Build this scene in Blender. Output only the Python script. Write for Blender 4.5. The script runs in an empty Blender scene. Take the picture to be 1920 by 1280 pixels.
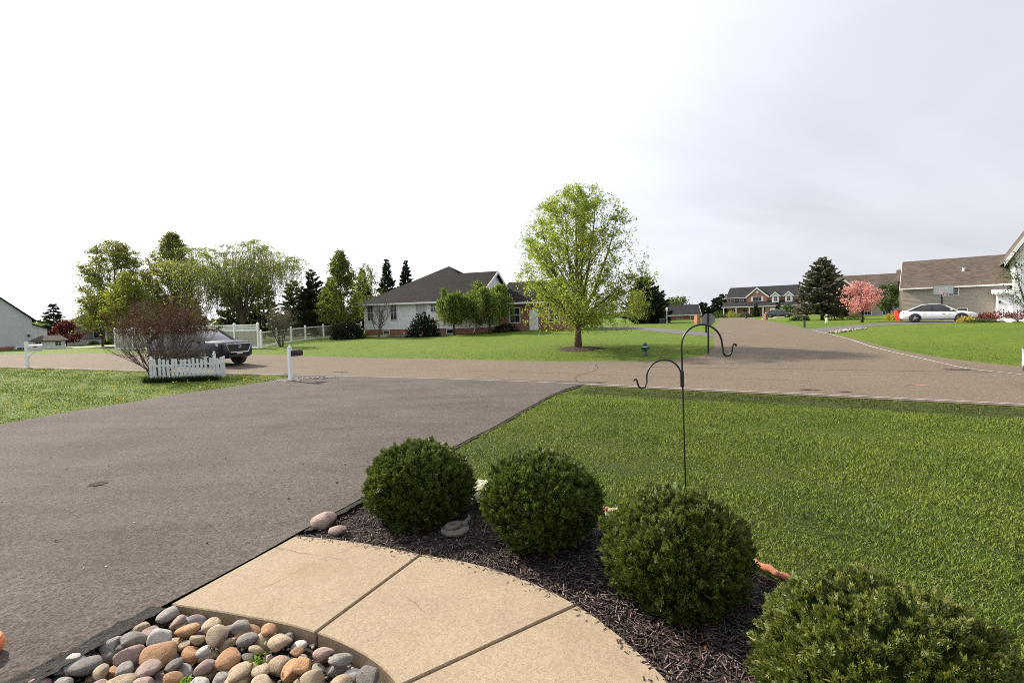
import bpy, bmesh, math, random
import numpy as np
from mathutils import Vector, Matrix
PI = math.pi
sc = bpy.context.scene
C = sc.collection

# ------------------------------------------------------------------ camera, sky, sun, exposure
cam_d = bpy.data.cameras.new('camera'); cam = bpy.data.objects.new('camera', cam_d); C.objects.link(cam)
cam_d.sensor_width = 36.0; cam_d.lens = 17.0; cam_d.clip_start = 0.05; cam_d.clip_end = 6000
cam.matrix_world = Matrix.Translation((0, 0, 2.1)) @ Matrix.Rotation(math.radians(90 - 2.72), 4, 'X') @ Matrix.Rotation(math.radians(-1.4), 4, 'Z')
sc.camera = cam
SUN_AZ = math.radians(-56); SUN_EL = math.radians(36)      # azimuth from +Y, negative = left
sun_dir = Vector((math.sin(SUN_AZ) * math.cos(SUN_EL), math.cos(SUN_AZ) * math.cos(SUN_EL), math.sin(SUN_EL)))

w = bpy.data.worlds.new('World'); sc.world = w; w.use_nodes = True
nt = w.node_tree; nt.nodes.clear()
out = nt.nodes.new('ShaderNodeOutputWorld'); bg = nt.nodes.new('ShaderNodeBackground'); bg.inputs['Strength'].default_value = 0.1
sky = nt.nodes.new('ShaderNodeTexSky'); sky.sky_type = 'NISHITA'; sky.sun_disc = False
sky.sun_elevation = SUN_EL; sky.sun_rotation = SUN_AZ; sky.dust_density = 3.0; sky.air_density = 1.2
tc = nt.nodes.new('ShaderNodeTexCoord')
dot = nt.nodes.new('ShaderNodeVectorMath'); dot.operation = 'DOT_PRODUCT'; dot.inputs[1].default_value = sun_dir
nt.links.new(tc.outputs['Generated'], dot.inputs[0])
def wmath(op, a, b=None, clamp=False):
    n = nt.nodes.new('ShaderNodeMath'); n.operation = op; n.use_clamp = clamp
    for i, v in enumerate((a, b)):
        if v is None: continue
        if isinstance(v, (int, float)): n.inputs[i].default_value = v
        else: nt.links.new(v, n.inputs[i])
    return n.outputs[0]
d0 = wmath('MAXIMUM', dot.outputs['Value'], 0.0)
g1 = wmath('MULTIPLY', wmath('POWER', d0, 2.0), 9.0)
g2 = wmath('MULTIPLY', wmath('POWER', d0, 40.0), 14.0)
# thin streaky high cloud: noise on a flat cloud deck
sep = nt.nodes.new('ShaderNodeSeparateXYZ'); nt.links.new(tc.outputs['Generated'], sep.inputs[0])
zc = wmath('ADD', wmath('MAXIMUM', sep.outputs[2], 0.0), 0.30)
cx = wmath('DIVIDE', sep.outputs[0], zc); cy = wmath('DIVIDE', sep.outputs[1], zc)
cmb = nt.nodes.new('ShaderNodeCombineXYZ'); nt.links.new(cx, cmb.inputs[0]); nt.links.new(cy, cmb.inputs[1])
mp = nt.nodes.new('ShaderNodeMapping'); mp.inputs['Rotation'].default_value = (0, 0, 0.6); mp.inputs['Scale'].default_value = (0.55, 1.1, 1)
nt.links.new(cmb.outputs[0], mp.inputs[0])
nz = nt.nodes.new('ShaderNodeTexNoise'); nz.inputs['Scale'].default_value = 1.1; nz.inputs['Detail'].default_value = 6; nz.inputs['Roughness'].default_value = 0.55
nz.inputs['Distortion'].default_value = 0.5
nt.links.new(mp.outputs[0], nz.inputs['Vector'])
streak = wmath('MULTIPLY', wmath('SUBTRACT', nz.outputs['Fac'], 0.5), 3.4)
base = wmath('ADD', wmath('ADD', 4.9, streak), wmath('ADD', g1, g2))
vcol = nt.nodes.new('ShaderNodeVectorMath'); vcol.operation = 'SCALE'
vcol.inputs[0].default_value = (0.950, 0.980, 1.062); nt.links.new(base, vcol.inputs['Scale'])
mix = nt.nodes.new('ShaderNodeMixRGB'); mix.inputs['Fac'].default_value = 0.90
nt.links.new(sky.outputs[0], mix.inputs[1]); nt.links.new(vcol.outputs[0], mix.inputs[2])
nt.links.new(mix.outputs[0], bg.inputs['Color']); nt.links.new(bg.outputs[0], out.inputs['Surface'])

sl = bpy.data.lights.new('sun', 'SUN'); sl.energy = 5.0; sl.angle = math.radians(1.6); sl.color = (1.0, 0.90, 0.73)
so = bpy.data.objects.new('sun', sl); C.objects.link(so)
so.rotation_euler = (-sun_dir).to_track_quat('-Z', 'Y').to_euler()
vs = sc.view_settings
vs.view_transform = 'Standard'; vs.look = 'None'; vs.exposure = 0.75; vs.gamma = 1.0; vs.use_curve_mapping = False
sc.cycles.use_denoising = False; sc.cycles.filter_width = 0.95; sc.cycles.adaptive_threshold = 0.006
sc.cycles.max_bounces = 6; sc.cycles.transparent_max_bounces = 8

# ------------------------------------------------------------------ materials
MATS = {}
def nodes_mat(name):
    m = bpy.data.materials.new(name); m.use_nodes = True
    t = m.node_tree; b = t.nodes['Principled BSDF']
    return m, t, b
def lnk(t, a, b): t.links.new(a, b)
def coords(t, scale=1.0, kind='Object'):
    c = t.nodes.new('ShaderNodeTexCoord')
    mpn = t.nodes.new('ShaderNodeMapping'); mpn.inputs['Scale'].default_value = (scale,) * 3 if isinstance(scale, (int, float)) else scale
    lnk(t, c.outputs[kind], mpn.inputs[0]); return mpn.outputs[0]
def noise(t, vec, scale, detail=4, rough=0.55):
    n = t.nodes.new('ShaderNodeTexNoise'); n.inputs['Scale'].default_value = scale; n.inputs['Detail'].default_value = detail
    n.inputs['Roughness'].default_value = rough
    if vec is not None: lnk(t, vec, n.inputs['Vector'])
    return n.outputs['Fac']
def ramp(t, fac, stops):
    r = t.nodes.new('ShaderNodeValToRGB'); e = r.color_ramp.elements
    while len(e) < len(stops): e.new(0.5)
    for i, (p, c) in enumerate(stops):
        e[i].position = p; e[i].color = (*c, 1)
    lnk(t, fac, r.inputs[0]); return r.outputs[0]
def mixc(t, fac, a, b, mode='MIX'):
    n = t.nodes.new('ShaderNodeMixRGB'); n.blend_type = mode
    for i, v in ((0, fac), (1, a), (2, b)):
        if isinstance(v, (int, float)): n.inputs[i].default_value = v
        elif isinstance(v, tuple): n.inputs[i].default_value = (*v, 1)
        else: lnk(t, v, n.inputs[i])
    return n.outputs[0]
def tmath(t, op, a, b=None):
    n = t.nodes.new('ShaderNodeMath'); n.operation = op
    for i, v in enumerate((a, b)):
        if v is None: continue
        if isinstance(v, (int, float)): n.inputs[i].default_value = v
        else: lnk(t, v, n.inputs[i])
    return n.outputs[0]
def bump(t, b, h, strength=0.3, dist=0.02):
    n = t.nodes.new('ShaderNodeBump'); n.inputs['Strength'].default_value = strength; n.inputs['Distance'].default_value = dist
    lnk(t, h, n.inputs['Height']); lnk(t, n.outputs[0], b.inputs['Normal'])
def sc3(c, k): return tuple(min(1, x * k) for x in c)
def M_plain(name, col, rough=0.6, var=0.12, scale=6.0, metal=0.0, bmp=0.0, coat=0.0):
    if name in MATS: return MATS[name]
    m, t, b = nodes_mat(name); v = coords(t)
    f = noise(t, v, scale, 5)
    lnk(t, ramp(t, f, [(0.3, sc3(col, 1 - var)), (0.7, sc3(col, 1 + var))]), b.inputs['Base Color'])
    b.inputs['Roughness'].default_value = rough; b.inputs['Metallic'].default_value = metal
    if coat: b.inputs['Coat Weight'].default_value = coat; b.inputs['Coat Roughness'].default_value = 0.04
    if bmp: bump(t, b, noise(t, v, scale * 8, 4), bmp)
    MATS[name] = m; return m
def M_speckle(name, c_dark, c_mid, c_light, fine, patch_scale=0.35, patch=0.15, rough=0.9, bstr=0.5, bd=0.006, tint=None, cracks=0.0, ridges=None):
    m, t, b = nodes_mat(name); v = coords(t)
    f1 = noise(t, v, fine, 3, 0.7)
    col = ramp(t, f1, [(0.32, c_dark), (0.5, c_mid), (0.68, c_light)])
    vo = t.nodes.new('ShaderNodeTexVoronoi'); vo.inputs['Scale'].default_value = fine * 0.6; lnk(t, v, vo.inputs['Vector'])
    col = mixc(t, 0.35, col, mixc(t, vo.outputs['Color'], sc3(c_dark, 0.8), sc3(c_light, 1.1)))
    p = noise(t, v, patch_scale, 5, 0.6)
    col = mixc(t, 1.0, col, ramp(t, p, [(0.3, (1 - patch,) * 3), (0.7, (1 + patch * 0.0,) * 3)]), 'MULTIPLY')
    if ridges:
        st = noise(t, coords(t, ridges), 1.0, 4, .6)
        col = mixc(t, 1.0, col, ramp(t, st, [(.32, (.80, .79, .78)), (.55, (1, 1, 1))]), 'MULTIPLY')
    if tint:
        p2 = noise(t, v, 0.9, 4, 0.6)
        col = mixc(t, ramp(t, p2, [(0.55, (0, 0, 0)), (0.75, (0.5, 0.5, 0.5))]), col, tint)
    h = f1
    if cracks:
        cr = t.nodes.new('ShaderNodeTexVoronoi'); cr.feature = 'DISTANCE_TO_EDGE'; cr.inputs['Scale'].default_value = cracks
        wv = t.nodes.new('ShaderNodeVectorMath'); wv.operation = 'ADD'
        nn = t.nodes.new('ShaderNodeTexNoise'); nn.inputs['Scale'].default_value = 3.0; nn.inputs['Detail'].default_value = 5; lnk(t, v, nn.inputs['Vector'])
        s_ = t.nodes.new('ShaderNodeVectorMath'); s_.operation = 'SCALE'; s_.inputs['Scale'].default_value = 0.16; lnk(t, nn.outputs['Color'], s_.inputs[0])
        lnk(t, v, wv.inputs[0]); lnk(t, s_.outputs[0], wv.inputs[1]); lnk(t, wv.outputs[0], cr.inputs['Vector'])
        ce = ramp(t, cr.outputs['Distance'], [(0.0, (1, 1, 1)), (0.004, (0, 0, 0))])
        msk = ramp(t, noise(t, v, 0.8, 3), [(0.52, (0, 0, 0)), (0.6, (0.7, 0.7, 0.7))])
        col = mixc(t, mixc(t, 1.0, ce, msk, 'MULTIPLY'), col, sc3(c_dark, 0.5))
    lnk(t, col, b.inputs['Base Color']); b.inputs['Roughness'].default_value = rough; b.inputs['Specular IOR Level'].default_value = 0.12
    bump(t, b, h, bstr, bd)
    MATS[name] = m; return m
def M_leaf(name, c1, c2, c3=None, trans=0.35, rough=0.55, vol=0.0):
    if name in MATS: return MATS[name]
    m, t, b = nodes_mat(name)
    g = t.nodes.new('ShaderNodeNewGeometry')
    stops = [(0.0, c1), (0.6, c2), (1.0, c3 or c2)]
    col = ramp(t, g.outputs['Random Per Island'], stops)
    lnk(t, col, b.inputs['Base Color']); b.inputs['Roughness'].default_value = rough
    b.inputs['Specular IOR Level'].default_value = 0.25
    if vol:
        tcn = t.nodes.new('ShaderNodeTexCoord'); s1 = t.nodes.new('ShaderNodeVectorMath'); s1.operation = 'SUBTRACT'; s1.inputs[1].default_value = (.5, .5, .38); lnk(t, tcn.outputs['Generated'], s1.inputs[0])
        s2 = t.nodes.new('ShaderNodeVectorMath'); s2.operation = 'SCALE'; s2.inputs['Scale'].default_value = vol * 2; lnk(t, s1.outputs[0], s2.inputs[0])
        s3 = t.nodes.new('ShaderNodeVectorMath'); s3.operation = 'ADD'; lnk(t, s2.outputs[0], s3.inputs[0]); lnk(t, g.outputs['Normal'], s3.inputs[1])
        s4 = t.nodes.new('ShaderNodeVectorMath'); s4.operation = 'NORMALIZE'; lnk(t, s3.outputs[0], s4.inputs[0]); lnk(t, s4.outputs[0], b.inputs['Normal'])
    tr = t.nodes.new('ShaderNodeBsdfTranslucent'); lnk(t, mixc(t, 1.0, col, (1.0, 1.0, 0.55), 'MULTIPLY'), tr.inputs['Color'])
    mx = t.nodes.new('ShaderNodeMixShader'); mx.inputs[0].default_value = trans
    lnk(t, b.outputs[0], mx.inputs[1]); lnk(t, tr.outputs[0], mx.inputs[2])
    lnk(t, mx.outputs[0], t.nodes['Material Output'].inputs['Surface'])
    MATS[name] = m; return m
def M_siding(name, col, pitch=0.11):
    if name in MATS: return MATS[name]
    m, t, b = nodes_mat(name)
    c = t.nodes.new('ShaderNodeTexCoord'); s = t.nodes.new('ShaderNodeSeparateXYZ'); lnk(t, c.outputs['Object'], s.inputs[0])
    f = noise(t, c.outputs['Object'], 1.2, 5)
    lnk(t, ramp(t, f, [(0.3, sc3(col, 0.93)), (0.7, sc3(col, 1.04))]), b.inputs['Base Color'])
    b.inputs['Roughness'].default_value = 0.55
    MATS[name] = m; return m
def M_brick(name, c1, c2, mort=(0.42, 0.38, 0.34)):
    if name in MATS: return MATS[name]
    m, t, b = nodes_mat(name)
    c = t.nodes.new('ShaderNodeTexCoord'); s = t.nodes.new('ShaderNodeSeparateXYZ'); lnk(t, c.outputs['Object'], s.inputs[0])
    cb = t.nodes.new('ShaderNodeCombineXYZ'); lnk(t, tmath(t, 'ADD', s.outputs[0], s.outputs[1]), cb.inputs[0]); lnk(t, s.outputs[2], cb.inputs[1])
    br = t.nodes.new('ShaderNodeTexBrick'); br.inputs['Scale'].default_value = 1.0
    br.inputs['Brick Width'].default_value = 0.21; br.inputs['Row Height'].default_value = 0.075; br.inputs['Mortar Size'].default_value = 0.006
    br.inputs['Color1'].default_value = (*c1, 1); br.inputs['Color2'].default_value = (*c2, 1); br.inputs['Mortar'].default_value = (*mort, 1)
    lnk(t, cb.outputs[0], br.inputs['Vector'])
    f = noise(t, c.outputs['Object'], 2.0, 4)
    lnk(t, mixc(t, 1.0, br.outputs['Color'], ramp(t, f, [(0.3, (0.8,) * 3), (0.7, (1, 1, 1))]), 'MULTIPLY'), b.inputs['Base Color'])
    b.inputs['Roughness'].default_value = 0.9; bump(t, b, tmath(t, 'SUBTRACT', 1.0, br.outputs['Fac']), 0.6, 0.01)
    MATS[name] = m; return m
def M_shingle(name, col):
    if name in MATS: return MATS[name]
    m, t, b = nodes_mat(name)
    c = t.nodes.new('ShaderNodeTexCoord'); s = t.nodes.new('ShaderNodeSeparateXYZ'); lnk(t, c.outputs['Object'], s.inputs[0])
    cb = t.nodes.new('ShaderNodeCombineXYZ'); lnk(t, tmath(t, 'ADD', s.outputs[0], s.outputs[1]), cb.inputs[0]); lnk(t, s.outputs[2], cb.inputs[1])
    br = t.nodes.new('ShaderNodeTexBrick'); br.inputs['Scale'].default_value = 1.0
    br.inputs['Brick Width'].default_value = 0.3; br.inputs['Row Height'].default_value = 0.08; br.inputs['Mortar Size'].default_value = 0.004
    br.inputs['Color1'].default_value = (*sc3(col, 0.75), 1); br.inputs['Color2'].default_value = (*sc3(col, 1.25), 1); br.inputs['Mortar'].default_value = (*sc3(col, 0.6), 1)
    lnk(t, cb.outputs[0], br.inputs['Vector'])
    f = noise(t, c.outputs['Object'], 0.5, 6, 0.65)
    lnk(t, mixc(t, 1.0, br.outputs['Color'], ramp(t, f, [(0.3, (0.78,) * 3), (0.7, (1.1, 1.08, 1.05))]), 'MULTIPLY'), b.inputs['Base Color'])
    b.inputs['Roughness'].default_value = 0.9; b.inputs['Specular IOR Level'].default_value = 0.08; bump(t, b, br.outputs['Fac'], 0.2, 0.006)
    MATS[name] = m; return m
def M_glass(name='window_glass', col=(0.02, 0.024, 0.03)):
    if name in MATS: return MATS[name]
    m, t, b = nodes_mat(name)
    f = noise(t, coords(t), 1.5, 3)
    lnk(t, ramp(t, f, [(0.3, sc3(col, 0.6)), (0.7, sc3(col, 1.6))]), b.inputs['Base Color'])
    b.inputs['Roughness'].default_value = 0.06; b.inputs['Specular IOR Level'].default_value = 0.6
    MATS[name] = m; return m
def M_lawn():
    m, t, b = nodes_mat('lawn'); v = coords(t)
    fine = noise(t, v, 28.0, 6, 0.75); mid = noise(t, v, 2.2, 5, 0.65); big = noise(t, v, 0.16, 4, 0.6)
    col = ramp(t, fine, [(0.3, (0.038, 0.070, 0.006)), (0.5, (0.082, 0.135, 0.010)), (0.72, (0.130, 0.185, 0.017))])
    col = mixc(t, 0.6, col, ramp(t, mid, [(0.3, (0.064, 0.108, 0.008)), (0.7, (0.115, 0.168, 0.015))]))
    col = mixc(t, 1.0, col, ramp(t, big, [(0.3, (0.85, 0.92, 0.85)), (0.7, (1.2, 1.1, 1.0))]), 'MULTIPLY')
    a0 = t.nodes.new('ShaderNodeAttribute'); a0.attribute_name = 'thatch'
    col = mixc(t, a0.outputs['Fac'], col, ramp(t, fine, [(.35, (.018, .026, .007)), (.65, (.055, .07, .016))]))
    a = t.nodes.new('ShaderNodeAttribute'); a.attribute_name = 'weedy'
    wc = ramp(t, noise(t, v, 9.0, 5, 0.7), [(0.35, (0.02, 0.032, 0.008)), (0.55, (0.05, 0.066, 0.012)), (0.7, (0.11, 0.085, 0.035))])
    col = mixc(t, a.outputs['Fac'], col, wc)
    lnk(t, col, b.inputs['Base Color']); b.inputs['Roughness'].default_value = 0.85
    b.inputs['Specular IOR Level'].default_value = 0.15
    bump(t, b, tmath(t, 'ADD', fine, tmath(t, 'MULTIPLY', mid, 1.5)), 0.9, 0.06)
    MATS['lawn'] = m; return m
def M_grassblade():
    m, t, b = nodes_mat('grass_blade')
    g = t.nodes.new('ShaderNodeNewGeometry'); v = coords(t)
    col = ramp(t, g.outputs['Random Per Island'], [(0.0, (0.040, 0.074, 0.009)), (0.45, (0.115, 0.178, 0.018)), (0.85, (0.185, 0.250, 0.038)), (0.97, (0.22, 0.24, 0.10))])
    big = noise(t, v, 0.75, 6, 0.7)
    col = mixc(t, 1.0, col, ramp(t, big, [(0.3, (0.68, 0.78, 0.8)), (0.7, (1.28, 1.14, 1.0))]), 'MULTIPLY')
    lnk(t, col, b.inputs['Base Color']); b.inputs['Roughness'].default_value = 0.5; b.inputs['Specular IOR Level'].default_value = 0.12
    upn = t.nodes.new('ShaderNodeVectorMath'); upn.operation = 'ADD'; upn.inputs[1].default_value = (-.15, .1, 1.1); lnk(t, g.outputs['Normal'], upn.inputs[0])
    un = t.nodes.new('ShaderNodeVectorMath'); un.operation = 'NORMALIZE'; lnk(t, upn.outputs[0], un.inputs[0]); lnk(t, un.outputs[0], b.inputs['Normal'])
    tr = t.nodes.new('ShaderNodeBsdfTranslucent'); lnk(t, col, tr.inputs['Color'])
    mx = t.nodes.new('ShaderNodeMixShader'); mx.inputs[0].default_value = 0.35
    lnk(t, b.outputs[0], mx.inputs[1]); lnk(t, tr.outputs[0], mx.inputs[2]); lnk(t, mx.outputs[0], t.nodes['Material Output'].inputs['Surface'])
    return m

m_lawn = M_lawn(); m_blade = M_grassblade()
m_drive = M_speckle('driveway_asphalt', (0.022, 0.0178, 0.0156), (0.090, 0.076, 0.068), (0.200, 0.172, 0.155), 62.0, 0.5, 0.22, tint=(0.070, 0.052, 0.038), ridges=(.35, 1.5, 1), cracks=0.0, bstr=0.9, bd=0.012)
m_road = M_speckle('chip_seal_road', (0.054, 0.041, 0.030), (0.130, 0.103, 0.077), (0.233, 0.189, 0.144), 42.0, 0.3, 0.12, bstr=0.6, bd=0.012)
m_farasph = M_speckle('far_asphalt', (0.07, 0.065, 0.068), (0.12, 0.112, 0.116), (0.18, 0.17, 0.175), 40.0)
m_conc = M_speckle('walk_concrete', (0.185, 0.136, 0.087), (0.312, 0.242, 0.170), (0.39, 0.313, 0.226), 105.0, 1.3, 0.16, rough=0.85, bstr=0.4, bd=0.004, tint=(0.21, 0.145, 0.085), cracks=0.35)
m_farconc = M_plain('pale_concrete', (0.55, 0.53, 0.49), 0.85, 0.08, 2.0)
m_soil = M_speckle('mulch_soil', (0.012, 0.009, 0.008), (0.03, 0.023, 0.02), (0.06, 0.048, 0.042), 60.0, 1.0, 0.2)
m_white = M_plain('white_vinyl', (0.84, 0.845, 0.85), 0.4, 0.04, 3.0)
m_oldwhite = M_plain('weathered_white_paint', (0.66, 0.68, 0.70), 0.6, 0.14, 14.0, bmp=0.2)
m_line = M_speckle('road_paint', (0.22, 0.20, 0.18), (0.45, 0.43, 0.40), (0.62, 0.60, 0.57), 45.0, 1.5, 0.3)
m_black = M_plain('black_powder_coat', (0.012, 0.012, 0.013), 0.4, 0.2, 20.0)
m_glass = M_glass()
m_bark = M_plain('bark', (0.10, 0.075, 0.055), 0.95, 0.35, 8.0, bmp=0.5)
m_dbark = M_plain('dark_bark', (0.045, 0.034, 0.028), 0.95, 0.35, 8.0, bmp=0.5)

# ------------------------------------------------------------------ geometry helpers
def tag(o, label=None, cat=None, group=None, kind=None):
    if label: o['label'] = label
    if cat: o['category'] = cat
    if group: o['group'] = group
    if kind: o['kind'] = kind
    return o
def thing(name, label, cat, loc=(0, 0, 0), rz=0.0, group=None, scale=None):
    o = bpy.data.objects.new(name, None); C.objects.link(o); o.empty_display_size = 0.2
    o.location = loc; o.rotation_euler = (0, 0, rz)
    if scale: o.scale = (scale,) * 3
    return tag(o, label, cat, group)
def link(name, me, mat, parent=None, smooth=False):
    o = bpy.data.objects.new(name, me); C.objects.link(o)
    if mat is not None and not me.materials: me.materials.append(mat)
    if parent is not None: o.parent = parent
    if smooth: me.polygons.foreach_set('use_smooth', [True] * len(me.polygons))
    return o
def npmesh(name, V, F, mat, parent=None, smooth=False):
    V = np.asarray(V, np.float32); F = np.asarray(F, np.int32); k = F.shape[1]
    me = bpy.data.meshes.new(name); me.vertices.add(len(V)); me.vertices.foreach_set('co', V.ravel())
    me.loops.add(F.size); me.loops.foreach_set('vertex_index', F.ravel())
    me.polygons.add(len(F)); me.polygons.foreach_set('loop_start', np.arange(0, F.size, k, dtype=np.int32))
    me.update(calc_edges=True); me.validate()
    return link(name, me, mat, parent, smooth)
class MB:
    def __init__(s): s.v = []; s.f = []
    def add(s, vs, fs):
        b = len(s.v); s.v += [tuple(p) for p in vs]; s.f += [tuple(b + i for i in f) for f in fs]; return s
    def box(s, x0, x1, y0, y1, z0, z1):
        return s.add([(x0, y0, z0), (x1, y0, z0), (x1, y1, z0), (x0, y1, z0), (x0, y0, z1), (x1, y0, z1), (x1, y1, z1), (x0, y1, z1)],
                     [(3, 2, 1, 0), (4, 5, 6, 7), (0, 1, 5, 4), (1, 2, 6, 5), (2, 3, 7, 6), (3, 0, 4, 7)])
    def hull8(s, lo, hi):   # two 4-gons, bottom and top
        return s.add(list(lo) + list(hi), [(3, 2, 1, 0), (4, 5, 6, 7), (0, 1, 5, 4), (1, 2, 6, 5), (2, 3, 7, 6), (3, 0, 4, 7)])
    def prism(s, poly, z0, z1):
        n = len(poly)
        vs = [(x, y, z0) for x, y in poly] + [(x, y, z1) for x, y in poly]
        return s.add(vs, [tuple(range(n - 1, -1, -1)), tuple(range(n, 2 * n))] + [(i, (i + 1) % n, n + (i + 1) % n, n + i) for i in range(n)])
    def slab(s, poly, t):   # 3D polygon thickened straight down
        n = len(poly)
        vs = [tuple(p) for p in poly] + [(p[0], p[1], p[2] - t) for p in poly]
        return s.add(vs, [tuple(range(n)), tuple(range(2 * n - 1, n - 1, -1))] + [(i, n + i, n + (i + 1) % n, (i + 1) % n) for i in range(n)])
    def xprism(s, poly, x0, x1):   # polygon in (y,z) extruded along x
        n = len(poly)
        vs = [(x0, y, z) for y, z in poly] + [(x1, y, z) for y, z in poly]
        return s.add(vs, [tuple(range(n)), tuple(range(2 * n - 1, n - 1, -1))] + [(i, n + i, n + (i + 1) % n, (i + 1) % n) for i in range(n)])
    def yprism(s, poly, y0, y1):   # polygon in (x,z) extruded along y
        n = len(poly)
        vs = [(x, y0, z) for x, z in poly] + [(x, y1, z) for x, z in poly]
        return s.add(vs, [tuple(range(n - 1, -1, -1)), tuple(range(n, 2 * n))] + [(i, (i + 1) % n, n + (i + 1) % n, n + i) for i in range(n)])
    def tube(s, path, r, n=6, cap=True):
        P = [Vector(p) for p in path]; m = len(P)
        R = r if isinstance(r, (list, tuple, np.ndarray)) else [r] * m
        ref = None; rings = []
        for i in range(m):
            d = (P[min(i + 1, m - 1)] - P[max(i - 1, 0)])
            if d.length < 1e-9: d = Vector((0, 0, 1))
            d.normalize()
            if ref is None: ref = d.orthogonal().normalized()
            ref = (ref - d * ref.dot(d))
            if ref.length < 1e-6: ref = d.orthogonal()
            ref.normalize(); q = d.cross(ref)
            rings.append([P[i] + (ref * math.cos(2 * PI * k / n) + q * math.sin(2 * PI * k / n)) * R[i] for k in range(n)])
        b = len(s.v)
        for rg in rings: s.v += [tuple(p) for p in rg]
        for i in range(m - 1):
            for k in range(n):
                s.f.append((b + i * n + k, b + i * n + (k + 1) % n, b + (i + 1) * n + (k + 1) % n, b + (i + 1) * n + k))
        if cap:
            s.f.append(tuple(b + k for k in range(n - 1, -1, -1))); s.f.append(tuple(b + (m - 1) * n + k for k in range(n)))
        return s
    def lathe(s, prof, n=16, c=(0, 0, 0), axis='z'):
        b = len(s.v); m = len(prof)
        for (r, h) in prof:
            for k in range(n):
                a = 2 * PI * k / n; p = (r * math.cos(a), r * math.sin(a), h)
                if axis == 'y': p = (p[0], p[2], p[1])
                if axis == 'x': p = (p[2], p[0], p[1])
                s.v.append((c[0] + p[0], c[1] + p[1], c[2] + p[2]))
        for i in range(m - 1):
            for k in range(n): s.f.append((b + i * n + k, b + i * n + (k + 1) % n, b + (i + 1) * n + (k + 1) % n, b + (i + 1) * n + k))
        s.f.append(tuple(b + k for k in range(n - 1, -1, -1))); s.f.append(tuple(b + (m - 1) * n + k for k in range(n)))
        return s
    def build(s, name, mat, parent=None, smooth=False, bevel=0.0):
        me = bpy.data.meshes.new(name); me.from_pydata(s.v, [], s.f)
        bm = bmesh.new(); bm.from_mesh(me); bmesh.ops.recalc_face_normals(bm, faces=bm.faces)
        if bevel: bmesh.ops.bevel(bm, geom=bm.edges[:], offset=bevel, segments=1, affect='EDGES')
        bm.to_mesh(me); bm.free(); me.update()
        return link(name, me, mat, parent, smooth)

def ss(a, b, x):
    t = np.clip((np.asarray(x, float) - a) / (b - a), 0, 1); return t * t * (3 - 2 * t)
NEAR = np.array([(-75, 33), (-40, 26), (-22.9, 21.6), (-18.4, 20.6), (-15.2, 20.15), (-10.7, 19.5), (-7.6, 18.75), (-3.06, 17.07), (1.78, 14.84), (4.92, 13.12), (8.09, 11.42), (10.61, 9.97), (16, 7.0), (40, -6)], float)
FAR = np.array([(-75, 42), (-39.4, 36.0), (-22.9, 31.4), (-17, 30.1), (-11.8, 28.9), (-4.73, 26.5), (1.01, 23.47), (5.76, 21.75), (10, 19.7), (14, 17.8), (17.25, 16.2), (24, 12.6), (34, 7.0), (48, -1)], float)
def nearY(x): return np.interp(x, NEAR[:, 0], NEAR[:, 1])
def driveX(y): return -2.65 + (np.asarray(y, float) - 3.58) * 0.405
def zt(x, y):
    x = np.asarray(x, float); y = np.asarray(y, float)
    s = np.maximum(0, .447 * (x - 1) + .894 * (y - 23.6))
    rise = (1.05 + .22 * ss(10, 0, x)) * (1 - np.exp(-s / 16)) * ss(-38, -12, x)
    zl = .45 * ss(-6, -24, x) * (1 - .6 * ss(26, 48, y))
    dn = (nearY(x) - y) * 0.87
    prof = np.interp(dn, [-.1, 0.05, 1.3, 1.5, 1.75, 2.4, 4.0], [0, -.0, -.045, -.04, .03, .03, 0])
    ditch = prof * ss(0.2, 1.6, x - driveX(y)) * ss(60, 30, x)
    # gentle lumps of a lawn
    lump = 0.018 * np.sin(x * 1.7 + 0.6 * y) * np.cos(y * 1.3 - .4 * x) * ss(2.0, 4.0, np.hypot(x, y))
    return rise + zl + ditch + lump * ss(.4, 2.5, dn)
def z1(x, y): return float(zt(x, y))
def inpoly(x, y, poly):
    x = np.asarray(x, float); y = np.asarray(y, float); r = np.zeros(x.shape, bool); n = len(poly)
    for i in range(n):
        x0, y0 = poly[i]; x1_, y1_ = poly[(i + 1) % n]
        if y0 == y1_: continue
        c = ((y0 > y) != (y1_ > y)) & (x < (x1_ - x0) * (y - y0) / (y1_ - y0) + x0); r ^= c
    return r
def catmull(P, n):
    P = np.asarray(P, float); d = np.concatenate([[0], np.cumsum(np.hypot(*np.diff(P, axis=0).T))])
    t = np.linspace(0, d[-1], n); 
    tx = np.gradient(P[:, 0], d); ty = np.gradient(P[:, 1], d); o = []
    for q in t:
        i = min(np.searchsorted(d, q, 'right') - 1, len(P) - 2); h = d[i + 1] - d[i]; u = (q - d[i]) / h
        h00 = 2 * u**3 - 3 * u**2 + 1; h10 = u**3 - 2 * u**2 + u; h01 = -2 * u**3 + 3 * u**2; h11 = u**3 - u**2
        o.append((h00 * P[i][0] + h10 * h * tx[i] + h01 * P[i + 1][0] + h11 * h * tx[i + 1], h00 * P[i][1] + h10 * h * ty[i] + h01 * P[i + 1][1] + h11 * h * ty[i + 1]))
    return np.array(o)
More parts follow.
